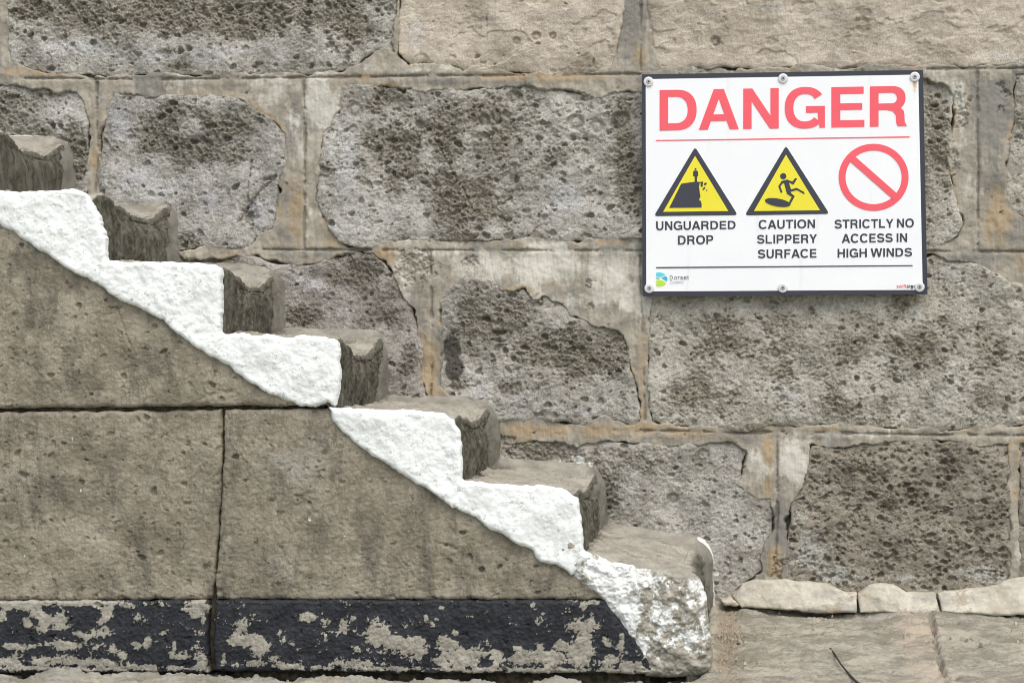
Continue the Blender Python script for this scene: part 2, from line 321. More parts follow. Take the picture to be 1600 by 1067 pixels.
STEP_W = .0021
for bi, B in enumerate(BL):
    poly = PP(B["o"]); sd_ = bi * 7
    bed = B.get("bed", 0)
    def hf(X, Z, d, B=B, sd_=sd_, bed=bed):
        ol = blobs(X, Z, B["ol"]); pa = blobs(X, Z, B["pa"])
        nz1 = fb(X, Z, .16, sd_ + 1, 1.7); nz2 = fb(X, Z, .05, sd_ + 2, 1.6)
        ol = ol + .16 * nz1 + .05 * nz2 - .05
        pa = pa + .14 * fb(X, Z, .14, sd_ + 3, 1.7) - .08 - .25 * np.clip(ol, 0, 1)
        n, r0, rm, al = B["pit"]
        dens = np.clip(B["pd"] + (1 - B["pd"]) * sm(ol + .25 * nz2, .15, .75), 0, 1) * sm(d, .002, .012) * (.30 + .70 * sm(fb(X, Z, .11, sd_ + 12, 1.6), -.8, .6))
        H = np.zeros(X.shape); area = (X.max() - X.min()) * (Z.max() - Z.min())
        st = stamp_pits(X, Z, H, int(n * area), r0, rm, al, dens, 50 + bi, 2.0, asp=(1, 1.6 if not bed else 2.4))
        for (px, py, rp, dep) in B.get("big", []):
            bx, bz = P(px, py); q = np.hypot(X - bx, Z - bz) / (rp * .00153)
            st = np.maximum(st, sm(1.05 - q + .05 * nz2, 0, .35) * dep * (1 - .45 * sm(.55 - q, 0, .25)))
        rough = 1.0 if not bed else .34
        ro = rough * (.45 + .75 * sm(ol, .1, .7))
        h = .012 + .0050 * fb(X, Z, .30, sd_ + 4, 2.2) + .0015 * ro * fb(X, Z, .06, sd_ + 5, 1.9, 1.25, 1) + .0012 * ro * fb(X, Z, .018, sd_ + 6, 1.4, 1.2, 1)
        lump = fb(X, Z, .035, sd_ + 7, 1.8, 1.3, 1); h = h - .0022 * ro * sm(np.abs(lump), .6, 0) * (.4 + .6 * sm(ol, 0, .6))
        h = h - .0016 * ro * np.abs(fb(X, Z, .03, sd_ + 10, 1.5, 1.2, 1)) + .0007 * ro * fb(X, Z, .012, sd_ + 11, 1.2)
        if bed: h = h + .0005 * fb(X, Z, .06, sd_ + 8, 1.7, 2.2, .8) - .003 * sm(fb(X, Z, .16, sd_ + 9, 2.0, 1.6, 1), .3, .5)
        h = h - st
        for (pl, wd, dp) in B.get("cr", []):
            dd = seg_dist(X, Z, PP(pl)) + .0012 * nz2
            h = h - dp * 2.6 * sm(wd * .42 - dd, 0, wd * .4)
        R = .016
        h = h - .0065 * (1 - np.sqrt(np.clip(1 - (1 - np.clip(d / R, 0, 1)) ** 2, 0, 1)))
        wh = blobs(X, Z, B.get("wh", [])) + .0 * nz1; gr = blobs(X, Z, B.get("gr", [])) - .05
        rust = .30 * sm(.012 - d, 0, .012) * sm(nz1, 0, 1.2)
        return np.maximum(h, -.028), dict(olive=np.clip(ol, -.5, 1.3), pale=np.clip(pa, -.5, 1.2), white=np.clip(wh, 0, 1.2), grime=np.clip(gr, -1, 1.2), rust=rust)
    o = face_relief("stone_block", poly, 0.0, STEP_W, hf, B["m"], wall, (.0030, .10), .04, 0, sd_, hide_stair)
    if B.get("lab"): tag(o, B["lab"])

# mortar: one continuous skin that laps over the block edges
mm = Mat("tan_mortar", .9)
m_o = lin(170, 150, 120); a1 = mm.noise(22, 7, .62); a2 = mm.noise(110, 5, .65); a3 = mm.noise(420, 3, .65)
st_ = mm.noise(9, 6, .6, mm.map(7, 1, .7))
brk = mm.math('ADD', mm.math('MULTIPLY', mm.math('SUBTRACT', a1, .5), 1.6), mm.math('ADD', mm.math('MULTIPLY', mm.math('SUBTRACT', a2, .5), .7), mm.math('MULTIPLY', mm.math('SUBTRACT', st_, .5), 1.3)))
c = mm.mix(mm.rng(a1, .35, .65), lin(150, 143, 129), lin(178, 170, 155))
c = mm.mix(mm.rng(mm.math('ADD', mm.attr("grey"), brk), .25, .75), c, lin(136, 133, 126))
c = mm.mix(mm.rng(mm.math('ADD', mm.attr("pale"), brk), .25, .85), c, lin(202, 198, 187))
c = mm.mix(mm.rng(mm.math('ADD', mm.attr("ochre"), brk), .25, .85), c, m_o)
c = mm.mix(mm.math('MULTIPLY', mm.rng(a2, .62, .76), .22), c, lin(88, 82, 72))
c = mm.mix(mm.math('MULTIPLY', mm.attr("line"), .5), c, lin(92, 84, 72))
M_MORTAR = mm.done(c, mm.bump(a3, .0016, .6, mm.bump(a2, .002, .3)))

step = .0022
xa, za = P(-130, 975); xb, zb = P(1740, -140)
X, Z = np.meshgrid(np.arange(xa, xb, step), np.arange(za, zb, step))
ds = np.full(X.shape, -1.0)
for bi, B in enumerate(BL):
    poly = PP(B["o"]); lo = poly.min(0) - .05; hi = poly.max(0) + .05
    i0, i1 = np.searchsorted(X[0], [lo[0], hi[0]]); j0, j1 = np.searchsorted(Z[:, 0], [lo[1], hi[1]])
    if i1 > i0 and j1 > j0:
        s_ = (slice(j0, j1), slice(i0, i1)); ds[s_] = np.maximum(ds[s_], sdf(X[s_], Z[s_], poly))
rag = .0040 * fb(X, Z, .13, 201, 1.8) - .0015
lines = [[(-130,123),(0,123),(230,125),(500,122),(740,119),(1000,117)], [(1449,109),(1520,108),(1740,107)], [(400,390),(500,391),(580,390)], [(600,391),(1000,392),(1480,393),(1740,394)],
         [(960,672),(1060,673),(1160,676),(1220,674),(1440,679),(1740,680)], [(153,130),(155,240),(150,300)], [(476,126),(478,260),(476,390)], [(674,394),(676,520),(674,640)],
         [(1002,0),(1001,110)], [(1001,400),(1004,520),(1008,655)], [(1526,112),(1527,250),(1528,390)], [(1214,682),(1215,780),(1212,870)]]
g = np.full(X.shape, 1.0)
for l in lines: g = np.minimum(g, seg_dist(X, Z, PP(l)))
g = g + .0012 * fb(X, Z, .08, 203, 1.7)
brokn = sm(fb(X, Z, .22, 207, 1.6), .9, .2)
line = sm(.0042 - g, 0, .003) * brokn
ridge = sm(.012 - np.abs(g - .010), 0, .012)
h = .0105 + .0030 * fb(X, Z, .25, 202, 2.1) + .0004 * fb(X, Z, .03, 204, 1.6) + .0005 * fb(X, Z, .05, 209, 1.5, .5, 3) - .0045 * line + .0012 * ridge
chips = blobs(X, Z, [(650,415,36,26,1.2),(735,412,14,14,1.0),(1570,150,14,30,.6),(1500,170,16,40,1.0),(920,447,7,12,.9),(925,480,9,8,.8),(1490,260,10,40,.8),(1095,108,30,8,.7),(1215,890,14,26,1.0),(780,690,30,12,1.2),(800,715,26,18,1.2)]) + .20 * fb(X, Z, .05, 205, 1.6)
chip = sm(chips, .55, .75)
h = h - chip * (.005 + .0022 * fb(X, Z, .02, 206, 1.4))
mask = ds + rag
h = h - .034 * sm(mask, .0005, .0075)
pale = .45 * sm(fb(X, Z, .30, 213, 1.7, .7, 1.2), .5, 1.6) + blobs(X, Z, [(1180,722,16,30,.9),(420,150,30,20,.6),(500,160,26,40,1.0),(430,130,60,18,.7),(470,220,20,40,.5),(760,420,70,28,.75),(860,415,80,30,.85),(960,430,60,40,.8),(1240,715,24,40,1.2),(1260,690,60,8,.6),(1350,678,120,8,.5),(630,430,30,50,.5),(1500,180,18,60,.6),(1030,440,20,30,.4),(540,100,40,10,.4),(660,110,60,8,.4),(900,470,90,20,.5),(700,400,80,12,.5),(480,350,10,60,.4)])
ochre = blobs(X, Z, [(80,112,90,9,.9),(40,90,20,20,.5),(460,330,20,60,.8),(540,380,40,12,.8),(440,380,40,14,.5),(670,590,16,60,1.2),(680,610,26,12,1.1),(660,540,10,30,.6),(830,672,70,12,1.1),(940,672,60,10,1.0),(1010,668,50,10,1.0),(1080,676,60,10,.8),(800,120,60,8,1.0),(890,122,80,7,1.1),(760,120,20,10,.8),(560,122,60,6,.7),(1210,875,12,30,1.2),(1200,700,14,30,.9),(1200,760,10,20,.7),(1555,340,24,50,.9),(1005,560,10,60,.6),(1003,640,10,30,.8),(600,400,20,16,1.0),(1000,80,14,30,.6),(1590,400,30,30,.6),(690,480,8,60,.3),(150,250,8,20,.7),(1190,672,30,8,.7),(1500,674,60,6,.5)])
ochre = np.maximum(ochre, .62 * sm(.011 - np.abs(ds + .004), 0, .009) * sm(fb(X, Z, .20, 215, 1.7), .1, 1.1))
grey = blobs(X, Z, [(985,40,26,60,1.0),(460,200,14,60,.8),(450,330,14,40,.6),(650,500,20,60,.8),(690,540,10,60,.8),(1545,200,34,80,.8),(1550,300,30,60,.7),(1222,830,14,60,1.1),(640,118,60,8,.6),(700,130,80,8,.7),(1530,405,60,18,.8),(260,125,80,8,.7),(1100,672,60,6,.3)])
q = np.arange(X.size).reshape(X.shape)
ok = (ds < .018) & ~hide_stair(X, Z) * True
ok = (ds < .018) & hide_stair(X, Z)
F = np.stack([q[:-1, :-1], q[:-1, 1:], q[1:, 1:], q[1:, :-1]], -1)[ok[:-1, :-1]]
used, inv = np.unique(F, return_inverse=True); F = inv.reshape(-1, 4)
V = np.stack([X.ravel()[used], -h.ravel()[used], Z.ravel()[used]], 1)
A = {k: np.clip(a, -.3, 1.3).ravel()[used] for k, a in dict(pale=pale, ochre=ochre, grey=grey + .55 * sm(fb(X, Z, .35, 211, 1.7), .1, 1.3), line=line).items()}
mesh_np("mortar", V, [F], M_MORTAR, wall, A)

# the wall carries on beyond the picture: the same kind of blocks, more coarsely cut
def far_block(px0, px1, py0, py1, mat, seed):
    poly = PP([(px0, py0), (px1, py0), (px1, py1), (px0, py1)])
    def hf(X, Z, d):
        ol = .35 + .35 * fb(X, Z, .25, seed, 1.7); pa = .2 + .3 * fb(X, Z, .2, seed + 1, 1.7)
        h = .012 + .005 * fb(X, Z, .3, seed + 2, 2.1) + .003 * fb(X, Z, .08, seed + 3, 1.7)
        h = h - .02 * (1 - np.sqrt(np.clip(1 - (1 - np.clip(d / .03, 0, 1)) ** 2, 0, 1)))
        z0 = np.zeros(X.shape); return h, dict(olive=ol, pale=pa, white=z0, grime=z0 - 1, rust=z0)
    face_relief("stone_block", poly, 0.0, .012, hf, mat, wall, (.006, .08), .05, 0, seed)
mats = [M_GREY, M_DUN, M_BUFF, M_DUSK, M_BROWN]; k = 0
rows = [(-150 - 272 * (i + 1), -165 - 272 * i) for i in range(4)][::-1]
for (y0, y1) in rows:
    x = -2300 + (k * 137) % 300
    while x < 3300:
        w = int(rng.integers(380, 700)); far_block(x, x + w, y0, y1, mats[int(rng.integers(0, 4))], 300 + k); x += w + 24; k += 1
for (y0, y1) in [(-145, 112), (130, 388), (400, 668), (682, 940)]:
    x = -145
    while x > -2300:
        w = int(rng.integers(380, 700)); far_block(x - w, x, y0, y1, mats[int(rng.integers(0, 4))], 300 + k); x -= w + 24; k += 1
    x = 1752
    while x < 3300:
        w = int(rng.integers(380, 700)); far_block(x, x + w, y0, y1, mats[int(rng.integers(0, 5))], 300 + k); x += w + 24; k += 1
xa, za = P(-2600, 1100); xb, zb = P(3600, -1300)
def boxes(name, lst, mat, parent=None, **kw):
    V, F = [], []
    for (x0, x1, y0, y1, z0, z1) in lst:
        n = len(V); V += [(x0,y0,z0),(x1,y0,z0),(x1,y1,z0),(x0,y1,z0),(x0,y0,z1),(x1,y0,z1),(x1,y1,z1),(x0,y1,z1)]
        F += [(n,n+3,n+2,n+1),(n+4,n+5,n+6,n+7),(n,n+1,n+5,n+4),(n+1,n+2,n+6,n+5),(n+2,n+3,n+7,n+6),(n+3,n,n+4,n+7)]
    return mesh_np(name, np.array(V, float), [np.array(F)], mat, parent, None, False, **kw)
boxes("wall_core", [(xa, xb, .03, .55, -.1, zb)], M_MORTAR, wall)
X, Z = np.meshgrid(np.linspace(xa, xb, 500), np.linspace(za, zb, 200))
x0, z0 = P(-128, 990); x1, z1 = P(1738, -138)
q = np.arange(X.size).reshape(X.shape)
inner = (X > x0) & (X < x1) & (Z < z1)
F = np.stack([q[:-1, :-1], q[:-1, 1:], q[1:, 1:], q[1:, :-1]], -1)[~inner[:-1, :-1]]
V = np.stack([X.ravel(), -.004 - .003 * fb(X, Z, .3, 250, 2).ravel(), Z.ravel()], 1)
mesh_np("mortar", V, [F], M_MORTAR, wall)

# ------------------------------------------------------------------ the stairs
stairs = thing("stone_staircase", "worn stone stairs with white painted step ends, climbing left along the wall", "stone stairs", (-.3, -.3, 0))
YF = -W

# stone of the side blocks
m = Mat("taupe_block_stone", .92)
b1 = m.noise(9, 7, .62); b2 = m.noise(60, 6, .65); b3 = m.noise(300, 5, .78); bv = m.noise(11, 6, .65, m.map(2.2, 1, .7))
t = m.math('ADD', m.math('MULTIPLY', b1, .45), m.math('ADD', m.math('MULTIPLY', b2, .3), m.math('MULTIPLY', b3, .25)))
c = m.mix(m.rng(t, .43, .57), lin(134, 126, 108), lin(169, 160, 141))
c = m.mix(m.math('MULTIPLY', m.rng(m.math('ADD', bv, m.math('MULTIPLY', m.math('SUBTRACT', b3, .5), .5)), .49, .66), .8), c, lin(110, 104, 92))
c = m.mix(m.math('MULTIPLY', m.rng(b3, .57, .70), .55), c, lin(92, 83, 70))
c = m.mix(m.math('MULTIPLY', m.rng(m.noise(240, 2, .6), .66, .74), .45), c, lin(205, 194, 175))
c = m.mix(m.rng(m.math('ADD', m.attr("grey"), m.math('MULTIPLY', m.math('SUBTRACT', b2, .5), 1.2)), .3, .8), c, lin(166, 161, 149))
c = m.mix(m.rng(m.math('ADD', m.attr("dark"), m.math('ADD', m.math('MULTIPLY', m.math('SUBTRACT', b3, .5), 1.4), m.math('MULTIPLY', m.math('SUBTRACT', b2, .5), 1.0))), .35, .85), c, lin(102, 98, 86))
c = m.mix(m.rng(m.attr("white"), .55, .65), c, lin(215, 215, 208))
M_TAUPE = m.done(c, m.bump(b3, .0035, .8, m.bump(b2, .003, .2)))

# whitewash, black bitumen paint over stone
def paint_mat(name, paint, paint2, under, under2, lo=.0, bump=.0012, rough=.75, fleck=None, soft=.05):
    m = Mat(name, rough)
    n1 = m.noise(40, 6, .62); n2 = m.noise(150, 5, .66); n3 = m.noise(520, 3, .66)
    u = m.mix(m.rng(m.math('ADD', m.math('MULTIPLY', n1, .5), m.math('MULTIPLY', n3, .5)), .4, .62), lin(*under), lin(*under2))
    u = m.mix(m.math('MULTIPLY', m.rng(n3, .58, .72), .5), u, lin(88, 82, 72))
    p = m.mix(m.rng(n1, .35, .7), lin(*paint), lin(*paint2))
    if fleck: p = m.mix(m.math('MULTIPLY', m.rng(m.math('ADD', m.noise(62, 4, .7, m.map(1, 1, 1.7)), m.math('MULTIPLY', m.math('SUBTRACT', n3, .5), .5)), .59, .68), .65), p, lin(*fleck))
    w = m.math('ADD', m.math('MULTIPLY', m.math('SUBTRACT', n2, .5), 1.0), m.math('MULTIPLY', m.math('SUBTRACT', n3, .5), .7))
    f = m.rng(m.math('ADD', m.attr("flake"), w), lo - soft, lo + soft * 1.3)
    c = m.mix(f, p, u)
    b = m.bump(m.math('SUBTRACT', 1.0, f), .0012, .6); b = m.bump(n2, .0010, .18, b); b = m.bump(n3, bump * .6, .5, b)
    return m.done(c, b)
M_WHITE = paint_mat("white_paint", (234, 238, 238), (241, 245, 245), (138, 128, 112), (172, 162, 146), .0, .0008, .7, (150, 148, 142))
M_PATCHY = paint_mat("worn_white_paint", (228, 230, 230), (242, 244, 244), (140, 135, 121), (178, 173, 160), .0, .002, .8, None, .17)
M_BLACK = paint_mat("black_paint", (39, 41, 46), (51, 53, 59), (142, 137, 125), (182, 176, 162), .0, .0015, .6)

# treads and risers
m = Mat("worn_step_stone", .85)
s1 = m.noise(18, 7, .62); s2 = m.noise(90, 5, .66); s3 = m.noise(360, 4, .7)
sv = m.noise(30, 6, .65, m.map(1.2, 1.2, .35)); sh = m.noise(55, 6, .65, m.map(.45, 1.0, 1.0))
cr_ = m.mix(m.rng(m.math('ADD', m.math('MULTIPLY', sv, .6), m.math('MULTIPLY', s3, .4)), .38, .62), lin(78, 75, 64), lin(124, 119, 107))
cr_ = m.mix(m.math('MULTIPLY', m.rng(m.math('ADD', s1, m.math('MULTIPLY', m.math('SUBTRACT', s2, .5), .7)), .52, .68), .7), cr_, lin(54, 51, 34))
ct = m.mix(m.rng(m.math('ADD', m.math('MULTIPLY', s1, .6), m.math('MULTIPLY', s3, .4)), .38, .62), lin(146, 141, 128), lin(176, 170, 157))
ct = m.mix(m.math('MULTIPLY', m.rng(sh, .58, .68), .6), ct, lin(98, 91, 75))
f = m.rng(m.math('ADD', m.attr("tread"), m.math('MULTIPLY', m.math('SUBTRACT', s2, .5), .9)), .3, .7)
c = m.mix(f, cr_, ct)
c = m.mix(m.math('MULTIPLY', m.attr("cement"), .8), c, m.mix(m.rng(s1, .35, .65), lin(116, 113, 105), lin(150, 146, 135)))
c = m.mix(m.rng(m.math('ADD', m.attr("white"), m.math('MULTIPLY', m.math('SUBTRACT', s3, .5), .8)), .45, .6), c, lin(225, 224, 218))
M_STEP = m.done(c, m.bump(s3, .0025, .6, m.bump(sh, .004, .35)))

# front outlines of the steps (photograph positions on the open side), from the top of the flight down
up = lambda pts, n: [(x - 182 * n, y - 113 * n) for x, y in pts]
A_ = [(-18,297),(0,298),(34,300),(75,298),(112,296),(131,300),(140,307),(149,322),(158,345),(165,364),(167,380),(167,407),(180,414),(172,452),(135,434),(111,424),(64,391),(17,360),(-4,350),(-18,340)]
B_ = [(158,408),(195,409),(251,409),(336,413),(345,419),(348,430),(348,480),(345,500),(346,519),(358,526),(332,558),(283,526),(243,492),(219,482),(182,465),(150,441)]
C_ = [(337,520),(394,522),(431,524),(448,528),(469,524),(497,525),(521,528),(529,536),(532,560),(533,590),(531,616),(528,626),(524,635),(517,634),(512,629),(499,634),(472,634),(449,627),(405,607),(358,573),(310,545)]
D_ = [(515,636),(526,636),(566,639),(616,641),(643,640),(663,643),(682,643),(697,647),(710,656),(718,673),(721,695),(721,749),(733,756),(708,792),(671,765),(661,760),(643,748),(620,736),(601,723),(581,712),(556,693),(532,672),(521,657)]
E_ = [(711,750),(755,754),(800,757),(826,760),(847,758),(877,763),(892,771),(903,779),(905,790),(907,809),(911,840),(912,862),(922,870),(893,898),(866,881),(845,877),(833,863),(801,844),(760,822),(732,802),(703,789),(686,777)]
F_ = [(904,862),(930,868),(960,878),(1000,888),(1060,892),(1085,900),(1097,912),(1104,935),(1108,980),(1112,1025),(1110,1046),(1100,1056),(1060,1059),(1008,1059),(1002,1037),(988,1009),(967,976),(950,952),(939,936),(906,911),(872,884)]
#        inner corner, nosing, foot, shape of the end
STEPS = [((-382,72),(-208,73),(-200,185),up(A_,2)), ((-200,185),(-20,186),(-18,297),up(B_,2)), ((-18,298),(158,299),(167,407),A_), ((167,407),(348,413),(346,520),B_),
         ((346,520),(531,527),(526,636),C_), ((526,637),(721,645),(721,750),D_), ((721,751),(908,762),(912,862),E_), ((912,863),(1099,893),(1103,1062),F_)]
LABS = ["", "", "highest step fully in view, with an algae-dark riser", "second step in view from the top", "third step in view from the top, its paint ending in a drip", "fourth step, starting at the joint in the side blocks", "second lowest step with wholly white end", "lowest step, its end only patchily white"]

def sweep(name, pts, parent, k, y0, y1, mat, cement):
    (ci, cn, cf) = [PP([p], YF)[0] for p in pts]
    L = cn[0] - ci[0]; drop = cn[1] - cf[1]
    sub = .006
    R = .042 if cement else (.016 if k < 7 else .040)
    prof = []; st = .003 if 2 <= k else .008
    T = lambda s: ci + (cn - ci) * s
    aR = R / L
    pos = lambda s: T(s)
    line1 = np.linspace(-.06, 1 - aR, int(L / st)); pr = [(p[0], p[1], s, 0) for s in line1 for p in [pos(s)]]
    c0 = T(1 - aR); cc = (c0[0], c0[1] - R)
    fl = (cf - np.array([cn[0], cn[1]])); lean = fl[0] / max(drop, .01)
    for a in np.linspace(0, math.pi / 2, 14)[1:]:
        pr.append((cc[0] + R * math.sin(a), cc[1] + R * math.cos(a), 1, a / (math.pi / 2)))
    zz = np.linspace(cc[1], cf[1] - .03, int(drop / st))[1:]
    pr += [(cc[0] + R + lean * (cc[1] - z), z, 1 + (cc[1] - z) / drop, 1) for z in zz]
    pr = np.array(pr)
    v = np.arange(y0, y1 + 1e-6, st * 1.1); v[-1] = y1
    U, Y = np.meshgrid(np.arange(len(pr)), v)
    X = pr[U, 0]; Z = pr[U, 1]; s = pr[U, 2]; rr = pr[U, 3]
    w = np.clip((Y - YF) / W, 0, 1)
    win = (np.clip(w / .52, 0, 1) ** 1.15 * sm(1 - w, .04, .22)) if not cement else .75 * sm(1 - w, .0, .22)
    wear = (.034 if k < 7 else .014) * (1 + .12 * math.sin(k * 2.1))
    nose = np.clip((s - .25) / .75, 0, 1) ** 2.0 * np.clip(1 - (s - 1) * 3.2, 0, 1)
    n1 = fb(X + Y * .7, Z + Y * .9 + k, .18, 400 + k, 2.0); n2 = fb(X * 1.0 + Z, Y, .04, 420 + k, 1.6); n3 = fb(X + Z, Y, .016, 440 + k, 1.4)
    Z = Z - (wear * win) * nose - .004 * win * (s < 1)
    X = X - .018 * win * np.clip(1 - np.abs(s - 1.05) * 2.5, 0, 1)
    edge = sm(Y - y0, 0, .03) if not cement else sm(Y - y0, 0, .05)
    # outward direction of the profile
    ang = rr * math.pi / 2; ox = np.sin(ang); oz = np.cos(ang)
    q = (.0028 * n1 + .0013 * n2 + .0007 * n3) * (1 if not cement else .35)
    if k == 7: q = q + .0015 * fb(X + Z, Y, .05, 460, 1.6, 3, .5) * (s < 1)
    out = q * np.clip(edge, .2, 1) - sub + (sub * sm(w, .0, .1) * .6)
    if cement: out = -.036 * (1 - sm(Y - y0, -.004, .045)) ** 1.2 - .005 + .014 * sm(w, .80, .99) + .010 * sm(w, .93, 1.0) + q
    rf = .014 if k < 7 else .034
    if not cement:
        dy = np.clip(Y - y0, 0, rf); out = out - (rf - np.sqrt(np.maximum(rf * rf - (rf - dy) ** 2, 0)))
    X = X + ox * out; Z = Z + oz * out
    tread = np.clip(1.1 - rr * 1.6, 0, 1) if not cement else np.clip(1.0 - rr * 1.3, 0, 1) * .8
    tread = np.where(s > 1.02, -.2, tread) + .15 * n1 * (s < 1)
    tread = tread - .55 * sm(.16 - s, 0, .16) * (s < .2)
    cem = np.zeros(X.shape) + (1.0 if cement else 0)
    if cement: cem = np.clip(sm(w, .84, .91) + .2 * n1, 0, 1) * (1 - .45 * (rr < .3))
    white = np.zeros(X.shape)
    if cement and k == 7: white = 1.0 * sm(w, .945, .975) * sm(rr, .05, .35) * (s < 1.55) * 1.1
    if cement and k == 3: white = .75 * sm(w, .95, .99) * (s > 1.3) * (s < 1.9)
    if cement and k in (1,): white = .7 * sm(w, .95, .99) * (rr < .6)
    n = X.size; ii = np.arange(n).reshape(X.shape)
    F = np.stack([ii[:-1, :-1], ii[:-1, 1:], ii[1:, 1:], ii[1:, :-1]], -1).reshape(-1, 4)
    V = np.stack([X.ravel(), Y.ravel(), Z.ravel()], 1)
    return mesh_np(name, V, [F], mat, parent, dict(tread=tread, cement=cem, white=white))

for k, (ci, cn, cf, outl) in enumerate(STEPS):
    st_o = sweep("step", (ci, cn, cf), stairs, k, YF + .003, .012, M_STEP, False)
    if LABS[k]: tag(st_o, LABS[k])
    sweep("cement_fillet", (ci, cn, cf), st_o, k, YF + W * .83, .012, M_STEP, True)
    poly = PP(outl, YF)
    def hf(X, Z, d, k=k):
        n1 = fb(X, Z, .12, 500 + k, 2.0); n2 = fb(X, Z, .03, 520 + k, 1.6); n3 = fb(X, Z, .012, 540 + k, 1.5)
        R = .011 if k < 7 else .024
        h = (.0135 if k < 7 else .010) + .0018 * n1 + .0003 * n2 + .0001 * n3
        h = h - R * (1 - np.sqrt(np.clip(1 - (1 - np.clip(d / R, 0, 1)) ** 2, 0, 1)))
        if k < 7:
            fl = -.62 + .10 * n1 + .07 * n2
            if k == 6: fl = np.maximum(fl, blobs(X, Z, [(893,852,7,5,.9),(902,880,7,6,.5),(880,858,3,3,.6)], YF) - .45)
        else:
            xw = blobs(X, Z, [(950,905,50,40,1.25),(975,960,28,46,1.15),(1000,1010,12,22,.9),(1000,900,34,24,.55),(1045,920,14,30,.3),(1030,960,60,36,.35),(1080,975,20,40,.45),(1060,1000,40,12,.3),(1100,950,6,60,.5),(1015,940,30,40,.35)], YF)
            fl = .40 - xw + .17 * n2 + .22 * n1 + .10 * n3
            fl = np.maximum(fl, blobs(X, Z, [(1060,1050,80,16,1.2),(1090,890,80,16,.8)], YF) - .25)
            st = stamp_pits(X, Z, np.zeros(X.shape), 260, .002, .006, 1.6, np.ones(X.shape), 77); h = h - st * .8 + .0022 * fb(X, Z, .05, 560, 1.7)
        return h, dict(flake=np.clip(fl, -1, 1))
    face_relief("painted_end", poly, YF, .0018 if k >= 2 else .006, hf, M_WHITE if k < 7 else M_PATCHY, st_o, (.0016, .06), .014 if k < 7 else .05, 0, 600 + k)

# side blocks under the flight
DIAG = [(-400,80),(-182,240),(0,353),(17,360),(64,391),(111,424),(159,445),(182,465),(219,482),(243,492),(283,526),(321,549),(358,573),(405,607),(449,627),(475,634)]
shift = lambda pts: [(x + 9, y - 13) for x, y in pts]
upper = shift(DIAG) + [(520,625),(514,633),(450,635),(345,634),(200,636),(0,638),(-400,640)]
lowl = [(-400,646),(0,644),(200,643),(345,640),(346,700),(343,790),(338,860),(334,900),(330,937),(-400,939)]
lowr = [(350,640),(515,638),(545,655),(590,700),(650,738),(732,790),(801,830),(860,868),(920,905),(952,937),(337,937),(339,880),(345,790),(349,700)]
pl_l = [(-400,939),(328,937),(325,990),(326,1050),(-400,1050)]
pl_r = [(337,937),(945,937),(975,976),(1000,1009),(1020,1040),(1020,1052),(700,1052),(500,1049),(335,1048),(334,990)]
def block(name, pts, seed, parent, mat, pits, plinth=None, cracks=(), grey=(), dark=(), white=(), lab=None, R=.010, proud=0.0):
    poly = PP(pts, YF)
    def hf(X, Z, d):
        n1 = fb(X, Z, .2, seed, 2.1); n2 = fb(X, Z, .045, seed + 1, 1.7, 1.3, 1); n3 = fb(X, Z, .015, seed + 2, 1.4)
        h = proud + .0018 * n1 + .0005 * n2 + .0005 * n3
        dens = .35 + .65 * sm(fb(X, Z, .25, seed + 3, 1.6), -.3, 1.0)
        area = (X.max() - X.min()) * (Z.max() - Z.min())
        h = h - stamp_pits(X, Z, np.zeros(X.shape), int(1.7 * pits * area), .0013, .0062, 2.0, dens * sm(d, .0, .006), seed + 4, depth=1.4, asp=(1, 1.7), tilt=.7)
        chip = sm(fb(X, Z, .05, seed + 5, 1.6) - 2.1 + 1.2 * sm(.02 - d, 0, .02), 0, .4)
        h = h - .004 * chip
        for (pl, wd, dp) in cracks:
            h = h - dp * sm(wd - seg_dist(X, Z, PP(pl, YF)) - .0012 * n2, 0, wd)
        h = h - R * (1 - np.sqrt(np.clip(1 - (1 - np.clip(d / R, 0, 1)) ** 2, 0, 1)))
        if plinth is not None:
            b = blobs(X, Z, plinth, YF)
            fl = -.52 + b * 1.22 + .22 * n2 + .15 * n3 + .10 * n1
            return h, dict(flake=np.clip(fl, -1, 1))
        return h, dict(grey=np.clip(blobs(X, Z, grey, YF) + .12 * n1 - .1, -.5, 1.2), dark=np.clip(blobs(X, Z, dark, YF) + .12 * n1 + .08 * n2 - .05, -.5, 1.2), white=np.clip(blobs(X, Z, white, YF), 0, 1.3))
    o = face_relief(name, poly, YF, .0019, hf, mat, parent, (.0013, .07), .05, 0, seed)
    if lab: tag(o, lab)
    return o
bu = block("side_block", upper, 700, stairs, M_TAUPE, 900, cracks=[([(182,480),(195,520),(205,545)],.004,.003),([(316,622),(345,614),(360,612)],.008,.003)], dark=[(120,600,40,30,.4),(240,570,30,40,.55),(30,500,20,40,.3),(280,600,40,20,.3),(330,580,40,14,.4)], lab="upper wedge-shaped taupe block under the white edge")
bl = block("side_block", lowl, 720, stairs, M_TAUPE, 1100, dark=[(170,800,260,140,.22),(110,770,60,50,.5),(210,850,50,50,.55),(280,860,40,40,.5),(150,800,60,40,.4),(40,860,50,50,.35),(320,780,14,60,.3)], white=[(126,766,2,4,.9),(113,686,2,5,.9),(38,868,3,3,.8)], lab="lower left taupe block of the stair side")
br = block("side_block", lowr, 740, stairs, M_TAUPE, 700, cracks=[([(688,848),(712,858)],.006,.003),([(462,790),(480,784),(490,800)],.006,.002)], grey=[(600,800,500,200,.28),(450,720,90,60,.6),(560,790,120,60,.4),(420,860,80,60,.45)], dark=[(400,740,30,20,.5),(440,800,40,50,.4),(400,870,50,40,.45),(560,900,50,20,.35),(640,760,60,14,.3)], white=[(484,811,3,4,1.2),(539,837,2,2,.9),(505,668,7,2,.62),(497,676,5,2,.62)], lab="lower right taupe block running under the lowest steps")
